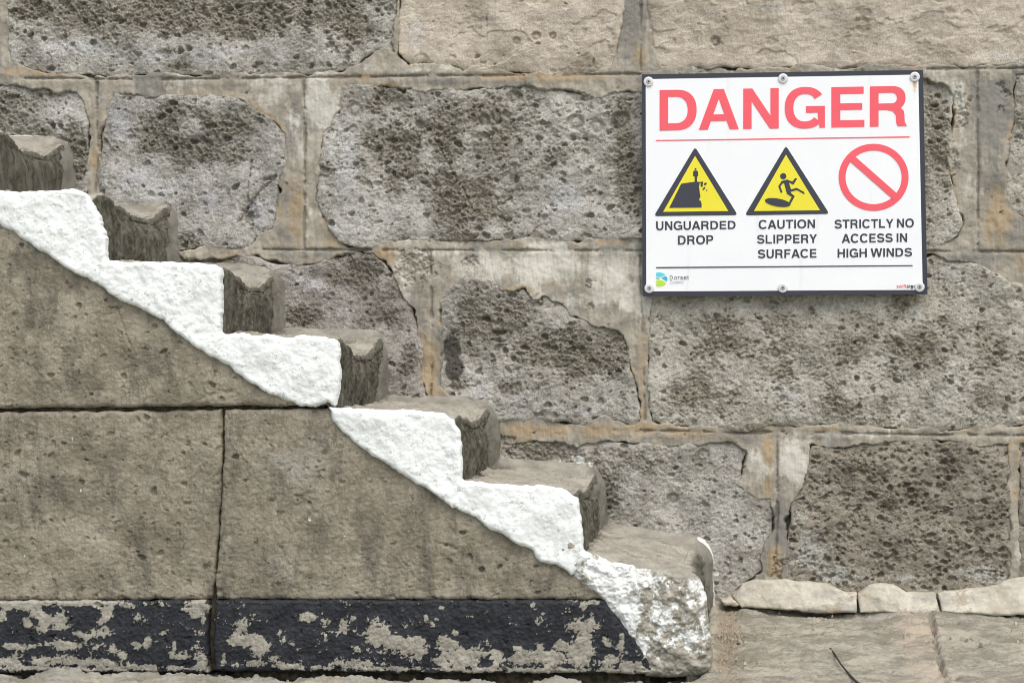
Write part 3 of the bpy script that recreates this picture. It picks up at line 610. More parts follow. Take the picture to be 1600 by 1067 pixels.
block("painted_plinth", pl_l, 760, bl, M_BLACK, 300, plinth=[(110,941,140,5,1.05),(30,945,50,9,1),(60,957,14,12,1),(82,968,24,14,.95),(95,980,14,8,.8),(45,972,8,9,.8),(5,960,8,14,.8),(170,953,13,12,.95),(163,966,6,6,.7),(205,944,30,5,.9),(130,942,60,4,.9),(313,950,19,15,1),(305,960,10,8,.8),(158,987,17,8,.95),(123,988,7,4,.7),(105,1006,34,8,.95),(22,1008,26,5,.85),(50,1008,10,4,.6),(80,1031,50,8,1),(10,1033,28,9,1),(150,1034,38,7,1),(192,1021,13,9,.85),(215,1007,7,5,.8),(232,1003,4,10,.8),(274,1008,3,10,.75),(290,1026,20,6,.8),(268,1023,8,6,.6),(318,1028,9,13,.95),(256,988,5,4,.8),(60,1042,300,4,.8),(260,1042,80,4,.9),(-200,1000,60,40,.8)], R=.008, proud=.007, lab="black painted foot with large bare patches")
block("painted_plinth", pl_r, 780, br, M_BLACK, 300, plinth=[(378,985,14,10,.8),(385,1000,26,12,1),(405,1008,20,14,.95),(372,975,8,6,.6),(480,964,18,7,.85),(510,975,10,12,.7),(535,978,9,12,.85),(553,965,7,6,.6),(590,990,22,18,.95),(575,965,4,8,.6),(615,1002,28,12,.9),(440,985,8,5,.6),(500,980,8,4,.6),(640,1012,24,18,.85),(395,1036,28,6,.85),(350,1030,6,10,.7),(450,1040,40,5,.7),(560,1035,40,8,.7),(720,1026,42,16,1.05),(700,1010,18,14,.9),(712,988,6,8,.8),(775,1022,12,14,.95),(815,1028,26,11,1),(810,1012,8,4,.7),(862,1026,40,12,1.05),(845,1010,8,8,.7),(915,992,20,22,1.05),(925,968,5,12,.95),(912,948,5,10,.85),(932,941,14,4,.85),(905,1020,30,22,1.05),(945,1000,8,10,.6),(958,1030,14,10,1),(972,1000,5,14,.7),(990,1042,22,10,1.05),(880,1046,120,5,.9),(650,1044,160,4,.7),(666,962,4,5,.8),(834,944,4,4,.9),(690,948,6,3,.6),(850,957,4,3,.6),(765,968,3,4,.6)], R=.008, proud=.007, lab="black painted foot worn bare along its lower edge and right end")
m = Mat("dark_joint", .95); nj = m.noise(60, 5, .6); M_JOINT = m.done(m.mix(m.rng(nj, .4, .65), lin(52, 48, 41), lin(92, 82, 66)), m.bump(nj, .004, .6))
xl, _ = P(-400, 600, YF); xr, _ = P(505, 640, YF); zt = PP([(0, 625)], YF)[0][1]; zj = PP([(0, 655)], YF)[0][1]
xm0, xm1 = PP([(315, 800), (365, 800)], YF)[:, 0]; xe = PP([(1015, 1000)], YF)[0][0]; zp = PP([(0, 925)], YF)[0][1]; zp2 = PP([(0, 1000)], YF)[0][1]
boxes("joint_mortar", [(xl, xr, YF + .018, YF + .05, zj, zt), (xm0, xm1, YF + .020, YF + .052, .0, zj - .002), (xl, xm0 - .002, YF + .022, YF + .05, -.02, .06), (xm1 + .002, xe, YF + .022, YF + .05, -.02, .06)], M_JOINT, stairs)

# ------------------------------------------------------------------ the ground
m = Mat("flaky_paving_stone", .9)
g1 = m.noise(12, 7, .62, m.map(.8, 1.3, 1)); g2 = m.noise(60, 6, .66, m.map(.35, 1.1, 1)); g3 = m.noise(330, 4, .7)
t = m.math('ADD', m.math('MULTIPLY', g1, .5), m.math('ADD', m.math('MULTIPLY', g2, .3), m.math('MULTIPLY', g3, .2)))
c = m.mix(m.rng(t, .43, .57), lin(136, 131, 117), lin(178, 171, 155))
c = m.mix(m.math('MULTIPLY', m.rng(g2, .58, .70), .6), c, lin(96, 90, 77))
c = m.mix(m.math('MULTIPLY', m.rng(m.noise(35, 5, .7, m.map(.5, 1, 1)), .62, .72), .5), c, lin(206, 201, 189))
bk = m.math('ADD', m.math('MULTIPLY', m.math('SUBTRACT', g1, .5), 1.2), m.math('MULTIPLY', m.math('SUBTRACT', g3, .5), .9))
c = m.mix(m.rng(m.math('ADD', m.attr("pink"), bk), .3, .9), c, lin(190, 172, 153))
c = m.mix(m.rng(m.math('ADD', m.attr("sand"), bk), .3, .8), c, m.mix(m.rng(g3, .4, .62), lin(134, 121, 102), lin(172, 156, 133)))
c = m.mix(m.rng(m.math('ADD', m.attr("grey"), bk), .3, .8), c, lin(158, 155, 147))
M_PAVE = m.done(c, m.bump(g3, .0035, .8, m.bump(g2, .004, .35)))

def pg(pts, Z=.03): return np.array([PG(x, y, Z) for x, y in pts])
def gblob(X, Y, lst):
    out = np.zeros(X.shape)
    for (px, py, rx, ry, s) in lst:
        x, y = PG(px, py, .035); x2, _ = PG(px + rx, py, .035); _, y2 = PG(px, py - ry, .035)
        out = np.maximum(out, s * np.exp(-.9 * (((X - x) / (x2 - x)) ** 2 + ((Y - y) / (y2 - y)) ** 2)))
    return out
xf = PP([(1108, 1000)], YF)[0][0]
def ground_z(X, Y):
    z = .070 * np.clip((Y + .66) / .60, 0, 1.05)
    return z + (np.minimum(z, 0) - z) * sm(xf - X, 0, .06)
def seg_x(j, Y): return np.interp(Y, j[::-1, 1], j[::-1, 0])
def pavement(x0, x1, y0, y1, st):
    X, Y = np.meshgrid(np.arange(x0, x1, st), np.arange(y0, y1, st))
    z = ground_z(X, Y)
    n1 = fb(X, Y, .3, 800, 2.0, 1.5, 1); n2 = fb(X, Y, .06, 801, 1.7, 3.0, 1); n3 = fb(X, Y, .02, 802, 1.5, 2.0, 1)
    lay = n1 * .6 + n2 * .5; ter = np.floor(lay * 2.2) + sm(lay * 2.2 % 1, .0, .16)
    z = z + .0022 * n1 + .0010 * n2 + .0011 * n3 + .0016 * ter - .004 * sm(fb(X, Y, .10, 805, 1.7, 2.0, 1), 1.2, 1.7)
    j = [pg([(1440, 962), (1452, 985), (1470, 1030), (1490, 1070), (1520, 1130)]), pg([(1118, 950), (1152, 975), (1158, 1040), (1150, 1110)])]
    d = seg_dist(X, Y, j[0]) + .003 * n2
    z = z - .022 * sm(.010 - d, 0, .008) + .003 * sm(n1, 0, 1) * (X > seg_x(j[0], Y))
    sand = gblob(X, Y, [(1138, 1000, 26, 60, .75), (1145, 1050, 30, 30, .75)]); z = z - .006 * sm(sand, .3, .7) + .0016 * sm(sand, .3, .7) * n3
    front = (X < xf + .02) & (Y < -.62)
    z = z + sm(xf + .0 - X, 0, .06) * (Y > -.66) * (-.018 * sm(Y, -.66, -.645) + .004 * n2)
    z = z + sm(xf + .0 - X, 0, .06) * (-.013 + .0035 * sm(n2 + n1 * .5, .2, .8))
    sand = np.maximum(sand, .75 * sm(n1, .2, 1.2) * (X < xf) * (X > -.9) * (Y < -.6))
    at = dict(pink=gblob(X, Y, [(1430, 1000, 60, 60, .75), (1470, 1050, 40, 30, .7), (1400, 985, 40, 20, .6)]) - .1, sand=sand - .05,
              grey=gblob(X, Y, [(1350, 960, 90, 14, .8), (1180, 965, 60, 20, .6), (1520, 980, 80, 20, .5), (1370, 975, 40, 20, .6)]) + .55 * (X < xf) * (Y < -.6) * sm(n2, -.2, .8))
    n = np.arange(X.size).reshape(X.shape)
    F = np.stack([n[:-1, :-1], n[:-1, 1:], n[1:, 1:], n[1:, :-1]], -1).reshape(-1, 4)
    o = mesh_np("pavement", np.stack([X.ravel(), Y.ravel(), z.ravel()], 1), [F], M_PAVE, None, {k: v.ravel() for k, v in at.items()})
    return tag(o, "weathered flaky stone paving at the foot of the wall and stairs", "pavement", None, "structure")
px0, px1 = P(-130, 900)[0], P(1740, 900)[0]
pavement(px0, px1, -.95, .03, .0032)
def sheet(name, x0, x1, y0, y1, nx, ny, zf, lab, cat):
    X, Y = np.meshgrid(np.linspace(x0, x1, nx), np.linspace(y0, y1, ny)); n = np.arange(X.size).reshape(X.shape)
    F = np.stack([n[:-1, :-1], n[:-1, 1:], n[1:, 1:], n[1:, :-1]], -1).reshape(-1, 4)
    return tag(mesh_np(name, np.stack([X.ravel(), Y.ravel(), zf(X, Y).ravel()], 1), [F], M_PAVE), lab, cat, None, "structure")
sheet("ground", -90, 90, -120, .5, 181, 121, lambda X, Y: np.where(Y > -1.9, -.05, -.012), "flat grey quay ground reaching away from the wall", "ground")
sheet("pavement", px1 - .004, px1 + 3.0, -.95, .03, 160, 60, lambda X, Y: .0015 * fb(X, Y, .3, 811, 2) + .070 * np.clip((Y + .66) / .60, 0, 1.05), "plain stone paving going on along the wall", "pavement")
sheet("pavement", px0 - 3.0, px1 + 3.0, -2.2, -.946, 300, 80, lambda X, Y: -.002 + .0015 * fb(X, Y, .3, 812, 2), "broad stone paving in front of the stairs", "pavement")
sheet("pavement", px0 - 3.0, px0 + .004, -.95, -.60, 160, 30, lambda X, Y: -.001 + .0015 * fb(X, Y, .3, 813, 2), "stone paving at the foot of the flight, further left", "pavement")

# ------------------------------------------------------------------ pale mortar pieces lying along the foot of the wall
m = Mat("cream_mortar", .85)
f1 = m.noise(16, 6, .6); f2 = m.noise(90, 5, .65); f3 = m.noise(380, 3, .65); fs = m.noise(22, 6, .62, m.map(.35, 1, 1.2))
c = m.mix(m.rng(f1, .36, .62), lin(182, 173, 154), lin(210, 204, 189))
c = m.mix(m.math('MULTIPLY', m.rng(fs, .48, .60), .75), c, lin(164, 161, 154))
c = m.mix(m.math('MULTIPLY', m.rng(m.math('ADD', f1, m.math('MULTIPLY', m.math('SUBTRACT', f2, .5), .8)), .56, .68), .6), c, lin(160, 138, 108))
c = m.mix(m.math('MULTIPLY', m.rng(f2, .62, .72), .4), c, lin(128, 122, 108))
M_CREAM = m.done(c, m.bump(f3, .002, .6, m.bump(f2, .004, .5)))
def fillet(pts, seed, label):
    Y = -.055; poly = PP(pts, Y); zb = poly[:, 1].min()
    def hf(X, Z, d):
        h = .010 + .0025 * fb(X, Z, .12, seed, 2.0) + .0005 * fb(X, Z, .03, seed + 1, 1.6) - .55 * np.clip(Z - zb - .01, 0, .1)
        R = .007
        return h - R * (1 - np.sqrt(np.clip(1 - (1 - np.clip(d / R, 0, 1)) ** 2, 0, 1))), {}
    o = face_relief("mortar_piece", poly, Y, .0022, hf, M_CREAM, None, (.0014, .09), .055, 0, seed)
    return tag(o, label, "mortar piece", "broken cream mortar pieces along the wall foot")
fillet([(1145,933),(1159,914),(1180,907),(1230,909),(1293,913),(1318,926),(1340,928),(1338,956),(1302,958),(1235,954),(1197,949),(1159,949)], 900, "cream mortar piece nearest the stairs, long with a tapered end")
fillet([(1342,930),(1360,917),(1377,912),(1398,915),(1419,928),(1463,928),(1469,957),(1446,963),(1419,958),(1344,957)], 910, "short humped cream mortar piece, middle one of the row")
fillet([(1466,928),(1515,922),(1561,915),(1578,907),(1600,903),(1660,902),(1740,906),(1740,963),(1660,963),(1600,961),(1540,960),(1472,955)], 920, "cream mortar piece under the small-holed brown block, rising to the right")
fillet([(1127,938),(1142,932),(1158,945),(1150,947),(1131,946)], 930, "tiny white mortar chip between the stairs and the long cream piece")

def tube(name, pts, r, mat, label, cat, parent=None):
    P3 = [Vector(p) for p in pts]; V = []; n = 8
    for i, p in enumerate(P3):
        t = (P3[min(i + 1, len(P3) - 1)] - P3[max(i - 1, 0)]).normalized(); a = t.cross(Vector((0, 0, 1))).normalized(); b = a.cross(t)
        rr = r * (1 - .35 * i / len(P3)) * (1 + .15 * math.sin(i * 1.7))
        V += [p + (a * math.cos(q * 6.2832 / n) + b * math.sin(q * 6.2832 / n)) * rr for q in range(n)]
    F = [(i * n + q, i * n + (q + 1) % n, (i + 1) * n + (q + 1) % n, (i + 1) * n + q) for i in range(len(P3) - 1) for q in range(n)]
    return tag(mesh_np(name, np.array([tuple(v) for v in V]), [np.array(F)], mat, parent), label, cat)
m = Mat("dark_twig", .8); M_TWIG = m.done(m.mix(m.noise(120, 3), lin(48, 44, 38), lin(82, 76, 66)))
tw = [(1279,1023),(1286,1023),(1291,1027),(1297,1035),(1304,1044),(1314,1053),(1324,1060),(1336,1068),(1350,1078)]
tube("twig", [(lambda q: (q[0], q[1], float(ground_z(np.array(q[0]), np.array(q[1]))) + .007))(PG(x, y, .070 * min(1, max(0, (PG(x, y, .035)[1] + .66) / .6)))) for x, y in tw][::-1], .0024, M_TWIG, "thin dark twig curving across the paving", "twig")

def grit():
    r = np.random.default_rng(5); V, F = [], []
    spots = []
    for _ in range(420):
        u = r.random()
        if u < .45: px, py = r.normal(1138, 14), r.uniform(955, 1064)
        elif u < .75: px, py = r.uniform(1120, 1700), r.normal(968, 6)
        else: px, py = r.uniform(1130, 1700), r.uniform(965, 1064)
        spots.append((px, py))
    for px, py in spots:
        x, y = PG(px, py, .045); x, y = PG(px, py, .070 * min(1.05, max(0, (y + .66) / .6)))
        s_ = min(.0058, .0011 * (1 - r.random()) ** -.5); z = float(ground_z(np.array(x), np.array(y))) + .002
        n0 = len(V); a0 = r.uniform(0, 6.28)
        for q in range(5): V.append((x + s_ * math.cos(a0 + q * 1.2566) * r.uniform(.7, 1.3), y + s_ * math.sin(a0 + q * 1.2566) * r.uniform(.7, 1.3), z - .004))
        for q in range(5): V.append((x + .7 * s_ * math.cos(a0 + q * 1.2566) * r.uniform(.7, 1.2), y + .7 * s_ * math.sin(a0 + q * 1.2566) * r.uniform(.7, 1.2), z + s_ * r.uniform(.5, .9)))
        F += [(n0 + q, n0 + (q + 1) % 5, n0 + 5 + (q + 1) % 5, n0 + 5 + q) for q in range(5)]
        F += [(n0 + 5, n0 + 6, n0 + 7, n0 + 8), (n0 + 5, n0 + 8, n0 + 9, n0 + 9)][:1]
    o = mesh_np("grit", np.array(V), [np.array(F)], M_GRIT, None, None, False)
    return tag(o, "loose sandy grit gathered beside the lowest step and along the wall foot", "grit", None, "stuff")
m = Mat("sandy_grit", .9); M_GRIT = m.done(m.mix(m.rng(m.noise(55, 3, .6), .35, .65), lin(138, 126, 106), lin(196, 186, 166)))
grit()

# ------------------------------------------------------------------ the sign
SY_ = -.033
def flat_mat(name, col, rough=.45, var=.05):
    m = Mat(name, rough, .4); n = m.noise(7, 5, .6)
    d = tuple(min(1, q * (1 - var)) for q in col[:3]) + (1,)
    return m.done(m.mix(m.rng(n, .35, .65), d, col))
M_NAVY = flat_mat("navy_panel", lin(58, 61, 74)); M_RED = flat_mat("faded_red_print", (.90, .125, .155, 1), .45, .04)
M_INK = flat_mat("dark_print", lin(62, 65, 78)); M_YEL = flat_mat("yellow_print", (.86, .78, .045, 1), .45, .04)
M_CYAN = flat_mat("cyan_print", (.10, .70, .85, 1)); M_TEAL = flat_mat("teal_print", (.06, .48, .62, 1)); M_LIME = flat_mat("lime_print", (.50, .78, .06, 1)); M_GREEN = flat_mat("green_print", (.14, .60, .30, 1))
M_GREYINK = flat_mat("grey_print", lin(120, 124, 136)); M_PALEINK = flat_mat("pale_grey_print", lin(178, 182, 192))
m = Mat("white_sign_face", .4, .4); n = m.noise(9, 6, .6)
sk = m.noise(26, 5, .6, m.map(1.6, 1, .12))
c = m.mix(m.rng(n, .4, .7), (.88, .92, .925, 1), (.90, .935, .935, 1))
c = m.mix(m.math('MULTIPLY', m.rng(sk, .58, .75), .10), c, lin(170, 166, 150))
c = m.mix(m.rng(m.math('ADD', m.attr("rust"), m.math('MULTIPLY', m.math('SUBTRACT', m.noise(160, 4, .6), .5), .5)), .15, 1.0), c, lin(214, 150, 84))
M_FACE = m.done(c)
m = Mat("washer_metal", .35, .5); m.b.inputs["Metallic"].default_value = .0; M_WASH = m.done(m.mix(m.noise(180, 4), lin(205, 205, 212), lin(236, 236, 240)))
M_SCREW = flat_mat("screw_metal", lin(176, 174, 180), .4); M_RECESS = flat_mat("screw_recess", lin(40, 40, 44), .6)

sc = PP([(1226, 462)], SY_)[0]
sign = thing("danger_sign", "white danger sign with navy border, red heading and warning symbols, screwed to the wall", "sign", (sc[0], SY_, sc[1]))

def loops_mesh(name, loops, y_front, thick, mat, parent):
    """closed outlines (x, z), holes included, filled and given a thickness"""
    cu = bpy.data.curves.new(name, 'CURVE'); cu.dimensions = '2D'; cu.fill_mode = 'BOTH'; cu.extrude = thick / 2
    for L in loops:
        s = cu.splines.new('POLY'); s.points.add(len(L) - 1); s.use_cyclic_u = True
        s.points.foreach_set("co", np.array([(x * 100, z * 100, 0, 1) for x, z in L], dtype=np.float32).ravel())
    cu.extrude = thick / 2 * 100
    o = bpy.data.objects.new(name, cu); S.collection.objects.link(o)
    me = bpy.data.meshes.new_from_object(o.evaluated_get(bpy.context.evaluated_depsgraph_get()))
    bpy.data.objects.remove(o); bpy.data.curves.remove(cu)
    base = root_off(parent)
    for v in me.vertices:
        x, z, t = v.co / 100
        v.co = Vector((x, y_front + thick / 2 - t, z)) - base
    me.name = name; me.materials.clear(); me.materials.append(mat)
    return link(bpy.data.objects.new(name, me), parent)
def flat(name, loops_px, layer, mat, parent, thick=.0009):
    yf = SY_ - .0055 - .0006 * layer
    return loops_mesh(name, [PP(L, SY_) for L in loops_px], yf, thick, mat, parent)
Z3 = lambda pts: [(980 + x * .3875, 90 + y * .3875) for x, y in pts]     # traced on an enlargement

def rounded(pts, r, n=5):
    out = []; N = len(pts)
    for i in range(N):
        p0, p, p1 = np.array(pts[i - 1], float), np.array(pts[i], float), np.array(pts[(i + 1) % N], float)
        a = (p0 - p) / np.linalg.norm(p0 - p); b = (p1 - p) / np.linalg.norm(p1 - p)
        half = math.acos(np.clip(a @ b, -1, 1)) / 2; tl = r / math.tan(half)
        A_, B_ = p + a * tl, p + b * tl
        for t in np.linspace(0, 1, n): out.append(tuple((1 - t) ** 2 * A_ + 2 * t * (1 - t) * p + t * t * B_))
    return out
def circ(cx, cy, rx, ry=None, n=56): return [(cx + rx * math.cos(t), cy + (ry or rx) * math.sin(t)) for t in np.linspace(0, 2 * math.pi, n, endpoint=False)]
def bar(p, q, w):
    p, q = np.array(p, float), np.array(q, float); d = (q - p) / np.linalg.norm(q - p); nn = np.array([-d[1], d[0]]) * w / 2
    return [tuple(p + nn), tuple(q + nn), tuple(q - nn), tuple(p - nn)]

loops_mesh("backing_panel", [PP(rounded([(1003,117),(1442,110),(1449,460),(1004,463.5)], 2), SY_)], SY_ - .0045, .0035, M_NAVY, sign)
q4 = np.array([(1009,124.5),(1434.5,117.5),(1441.5,453),(1010,455.5)])
U, Vv = np.meshgrid(np.linspace(0, 1, 220), np.linspace(0, 1, 180))
pxx = (1-U)*(1-Vv)*q4[0,0] + U*(1-Vv)*q4[1,0] + U*Vv*q4[2,0] + (1-U)*Vv*q4[3,0]; pyy = (1-U)*(1-Vv)*q4[0,1] + U*(1-Vv)*q4[1,1] + U*Vv*q4[2,1] + (1-U)*Vv*q4[3,1]
fx, fz = P(pxx, pyy, SY_)
rust = np.zeros(U.shape)
for (rx_, ry_, wd, ln, s) in [(1429,128,4,18,1.1),(1016,134,4,12,.45),(1223,129,4,7,.35),(1441,455,3,6,.4),(1223,455,3,5,.35)]:
    rust = np.maximum(rust, s * np.exp(-((pxx - rx_) / wd) ** 2) * (pyy > ry_ - 2) * np.exp(-np.clip(pyy - ry_, 0, None) / ln))
ii = np.arange(U.size).reshape(U.shape); F = np.stack([ii[1:, :-1], ii[1:, 1:], ii[:-1, 1:], ii[:-1, :-1]], -1).reshape(-1, 4)
mesh_np("face_sheet", np.stack([fx.ravel(), np.full(fx.size, SY_ - .0052), fz.ravel()], 1), [F], M_FACE, sign, dict(rust=rust))

GLY = json.loads(r'''{"d":[424,[[[195,-8],[172,-7],[151,-2],[130,5],[111,16],[94,29],[79,45],[66,64],[55,84],[46,108],[39,133],[35,160],[34,189],[35,218],[39,245],[46,270],[55,293],[66,313],[79,332],[95,347],[112,361],[131,371],[151,378],[173,383],[213,384],[311,319],[311,509],[372,509],[372,0],[313,0],[313,59],[307,59],[227,-5]],[[205,47],[221,48],[236,51],[250,57],[263,65],[284,86],[293,100],[305,132],[309,150],[312,189],[309,229],[300,263],[293,278],[275,302],[251,320],[221,329],[205,330],[187,329],[157,319],[133,301],[115,276],[108,261],[99,227],[96,189],[99,151],[103,133],[115,101],[134,76],[145,66],[158,57],[172,51],[188,48]]]],"o":[415,[[[207,-8],[182,-7],[159,-2],[137,6],[117,16],[98,30],[82,46],[68,64],[56,85],[46,108],[40,133],[36,159],[34,187],[36,216],[40,243],[46,268],[56,291],[68,312],[82,330],[98,346],[117,360],[137,371],[159,378],[182,383],[207,384],[233,383],[256,378],[278,371],[299,360],[317,346],[333,330],[347,312],[359,291],[369,268],[376,243],[380,216],[381,187],[380,159],[376,133],[369,108],[359,85],[347,64],[333,46],[317,30],[299,16],[278,6],[256,-2],[233,-7]],[[207,46],[242,51],[257,57],[282,76],[307,117],[316,151],[319,187],[316,224],[307,258],[300,274],[282,300],[257,319],[242,325],[226,329],[207,330],[189,329],[173,325],[158,319],[145,310],[134,300],[115,274],[108,258],[99,224],[96,187],[99,151],[108,117],[115,102],[134,76],[145,66],[158,57],[173,51]]]],"r":[259,[[[53,0],[53,379],[112,379],[112,321],[115,321],[130,347],[140,358],[166,375],[196,384],[243,384],[243,322],[114,250],[114,0]]]],"s":[365,[[[182,-8],[128,-2],[112,3],[72,27],[45,63],[36,94],[94,107],[105,79],[124,60],[150,49],[165,46],[181,45],[200,46],[232,55],[244,62],[255,71],[267,91],[212,155],[149,170],[125,177],[104,186],[87,196],[72,208],[61,222],[53,237],[48,255],[47,274],[48,290],[51,305],[57,319],[65,332],[87,354],[100,363],[131,377],[167,384],[206,384],[239,378],[267,366],[314,316],[324,290],[268,277],[243,316],[232,323],[219,328],[187,333],[171,332],[156,329],[143,324],[131,317],[114,299],[110,289],[229,209],[254,202],[275,194],[292,183],[306,171],[317,158],[325,142],[330,125],[331,107],[330,90],[321,61],[312,47],[302,35],[290,24],[260,6],[223,-5]]]],"e":[404,[[[212,-8],[185,-7],[161,-2],[138,6],[117,16],[98,30],[82,46],[68,64],[56,85],[46,108],[40,132],[35,159],[34,187],[35,215],[39,242],[46,267],[55,290],[67,311],[81,329],[97,346],[115,359],[135,370],[157,378],[180,383],[221,384],[294,361],[331,329],[341,315],[350,299],[357,282],[363,263],[368,242],[371,169],[75,169],[75,221],[338,221],[310,202],[307,237],[298,269],[283,294],[263,314],[237,326],[222,329],[205,330],[189,329],[173,326],[159,321],[103,256],[96,211],[96,178],[97,157],[104,122],[110,106],[118,92],[128,80],[151,61],[179,50],[195,47],[306,105],[365,91],[335,39],[283,4],[249,-5]]]],"t":[227,[[[204,379],[204,327],[6,327],[6,379]],[[65,471],[126,471],[126,98],[128,76],[202,54],[213,2],[145,-3],[125,2],[107,10],[92,21],[80,35],[72,52],[67,71],[65,93]]]],"c":[396,[[[182,-7],[159,-2],[137,6],[117,16],[98,30],[82,46],[68,64],[56,85],[46,108],[40,133],[36,159],[34,187],[36,216],[40,243],[46,268],[56,291],[68,312],[82,330],[98,346],[117,360],[137,371],[159,378],[182,383],[362,277],[303,262],[189,329],[173,325],[158,319],[145,310],[134,300],[115,274],[108,258],[99,224],[96,187],[99,151],[108,117],[115,102],[134,76],[145,66],[158,57],[173,51],[207,46],[304,117],[363,102]]]],"u":[410,[[[182,-5],[164,-4],[146,-1],[130,4],[115,11],[101,20],[89,31],[78,44],[69,59],[62,76],[57,95],[54,116],[53,139],[53,379],[114,379],[114,144],[115,123],[119,105],[127,89],[137,75],[150,64],[164,56],[181,52],[200,50],[293,122],[296,153],[296,379],[357,379],[357,0],[298,0],[298,92],[307,92],[297,67],[286,47],[272,30],[257,17],[240,7],[222,0],[203,-4]]]],"n":[410,[[[114,0],[53,0],[53,379],[112,379],[112,287],[102,287],[112,312],[124,332],[137,349],[152,362],[169,372],[187,379],[207,383],[227,384],[246,383],[280,376],[295,369],[309,360],[321,349],[332,336],[341,321],[348,304],[353,285],[356,264],[357,240],[357,0],[296,0],[296,235],[295,256],[290,275],[283,291],[273,304],[260,315],[246,323],[229,328],[210,329],[150,311],[126,283],[114,243]]]],"i":[167,[[[53,0],[53,379],[114,379],[114,0]],[[84,443],[75,444],[67,446],[60,449],[54,455],[48,461],[44,468],[42,475],[41,483],[42,491],[44,499],[48,506],[54,512],[60,517],[67,521],[75,523],[84,524],[92,523],[100,521],[107,517],[114,512],[119,506],[123,499],[126,491],[126,483],[126,475],[123,468],[119,461],[114,455],[107,449],[100,446],[92,444]]]],"l":[189,[[[119,-1],[101,3],[86,10],[74,20],[65,33],[58,47],[54,65],[53,84],[53,509],[114,509],[170,54],[181,3]]]],"w":[567,[[[138,0],[23,379],[87,379],[175,41],[165,41],[206,214],[252,379],[316,379],[362,214],[402,41],[391,41],[434,214],[480,379],[545,379],[429,0],[368,0],[319,172],[277,338],[291,338],[277,280],[248,172],[199,0]]]],"f":[254,[[[228,379],[228,327],[6,327],[6,379]],[[81,0],[81,432],[84,461],[89,474],[243,521],[227,468],[154,460],[142,431],[142,0]]]],"g":[425,[[[207,-151],[168,-148],[134,-140],[51,-69],[101,-41],[229,-96],[249,-92],[267,-85],[282,-75],[295,-62],[304,-47],[310,-28],[311,-6],[311,68],[263,21],[241,11],[212,5],[173,6],[152,10],[132,17],[113,27],[95,39],[80,53],[67,71],[55,90],[46,112],[39,136],[35,163],[34,191],[35,220],[39,246],[46,271],[55,293],[66,314],[80,332],[95,347],[112,361],[131,371],[152,378],[173,383],[213,384],[228,382],[313,319],[313,379],[372,379],[372,-9],[371,-32],[367,-54],[360,-73],[350,-90],[338,-104],[324,-117],[291,-136],[251,-147],[229,-150]],[[205,59],[222,60],[237,63],[251,68],[264,75],[275,84],[285,95],[300,121],[312,172],[312,212],[300,264],[285,291],[275,303],[251,320],[222,329],[205,330],[188,329],[158,320],[145,312],[134,302],[115,277],[103,246],[99,229],[96,193],[99,155],[103,138],[116,108],[124,96],[134,85],[158,68],[172,63],[188,60]]]]}''')
def earc(cx, cy, rx, ry, a0, a1, n=18):
    e = .88                                                   # a little squarer than an ellipse, like the printed capitals
    out = []
    for t in np.linspace(math.radians(a0), math.radians(a1), n):
        c_, s_ = math.cos(t), math.sin(t)
        out.append((cx + rx * math.copysign(abs(c_) ** e, c_), cy + ry * math.copysign(abs(s_) ** e, s_)))
    return out
def rect(x0, y0, x1, y1): return [(x0, y0), (x1, y0), (x1, y1), (x0, y1)]
def thick(pts, w):
    p = np.array(pts, float); t = np.gradient(p, axis=0); t /= np.linalg.norm(t, axis=1)[:, None]
    n_ = np.stack([-t[:, 1], t[:, 0]], 1) * w / 2
    return [tuple(q) for q in p + n_] + [tuple(q) for q in (p - n_)[::-1]]
ringC = lambda a0, a1: earc(345, 350, 345, 362, a0, a1, 40) + earc(345, 350, 198, 238, a1, a0, 40)
stem = rect(0, 0, 140, 700)
bowl = lambda y, r: [[(0, 0), (140, 0), (140, y)] + earc(r - 215, (y + 700) / 2, 215, (700 - y) / 2, -90, 90) + [(0, 700)],
                     [(140, y + 116), (140, 584)] + earc(r - 225, (y + 700) / 2, 85, (700 - y) / 2 - 116, 90, -90)]
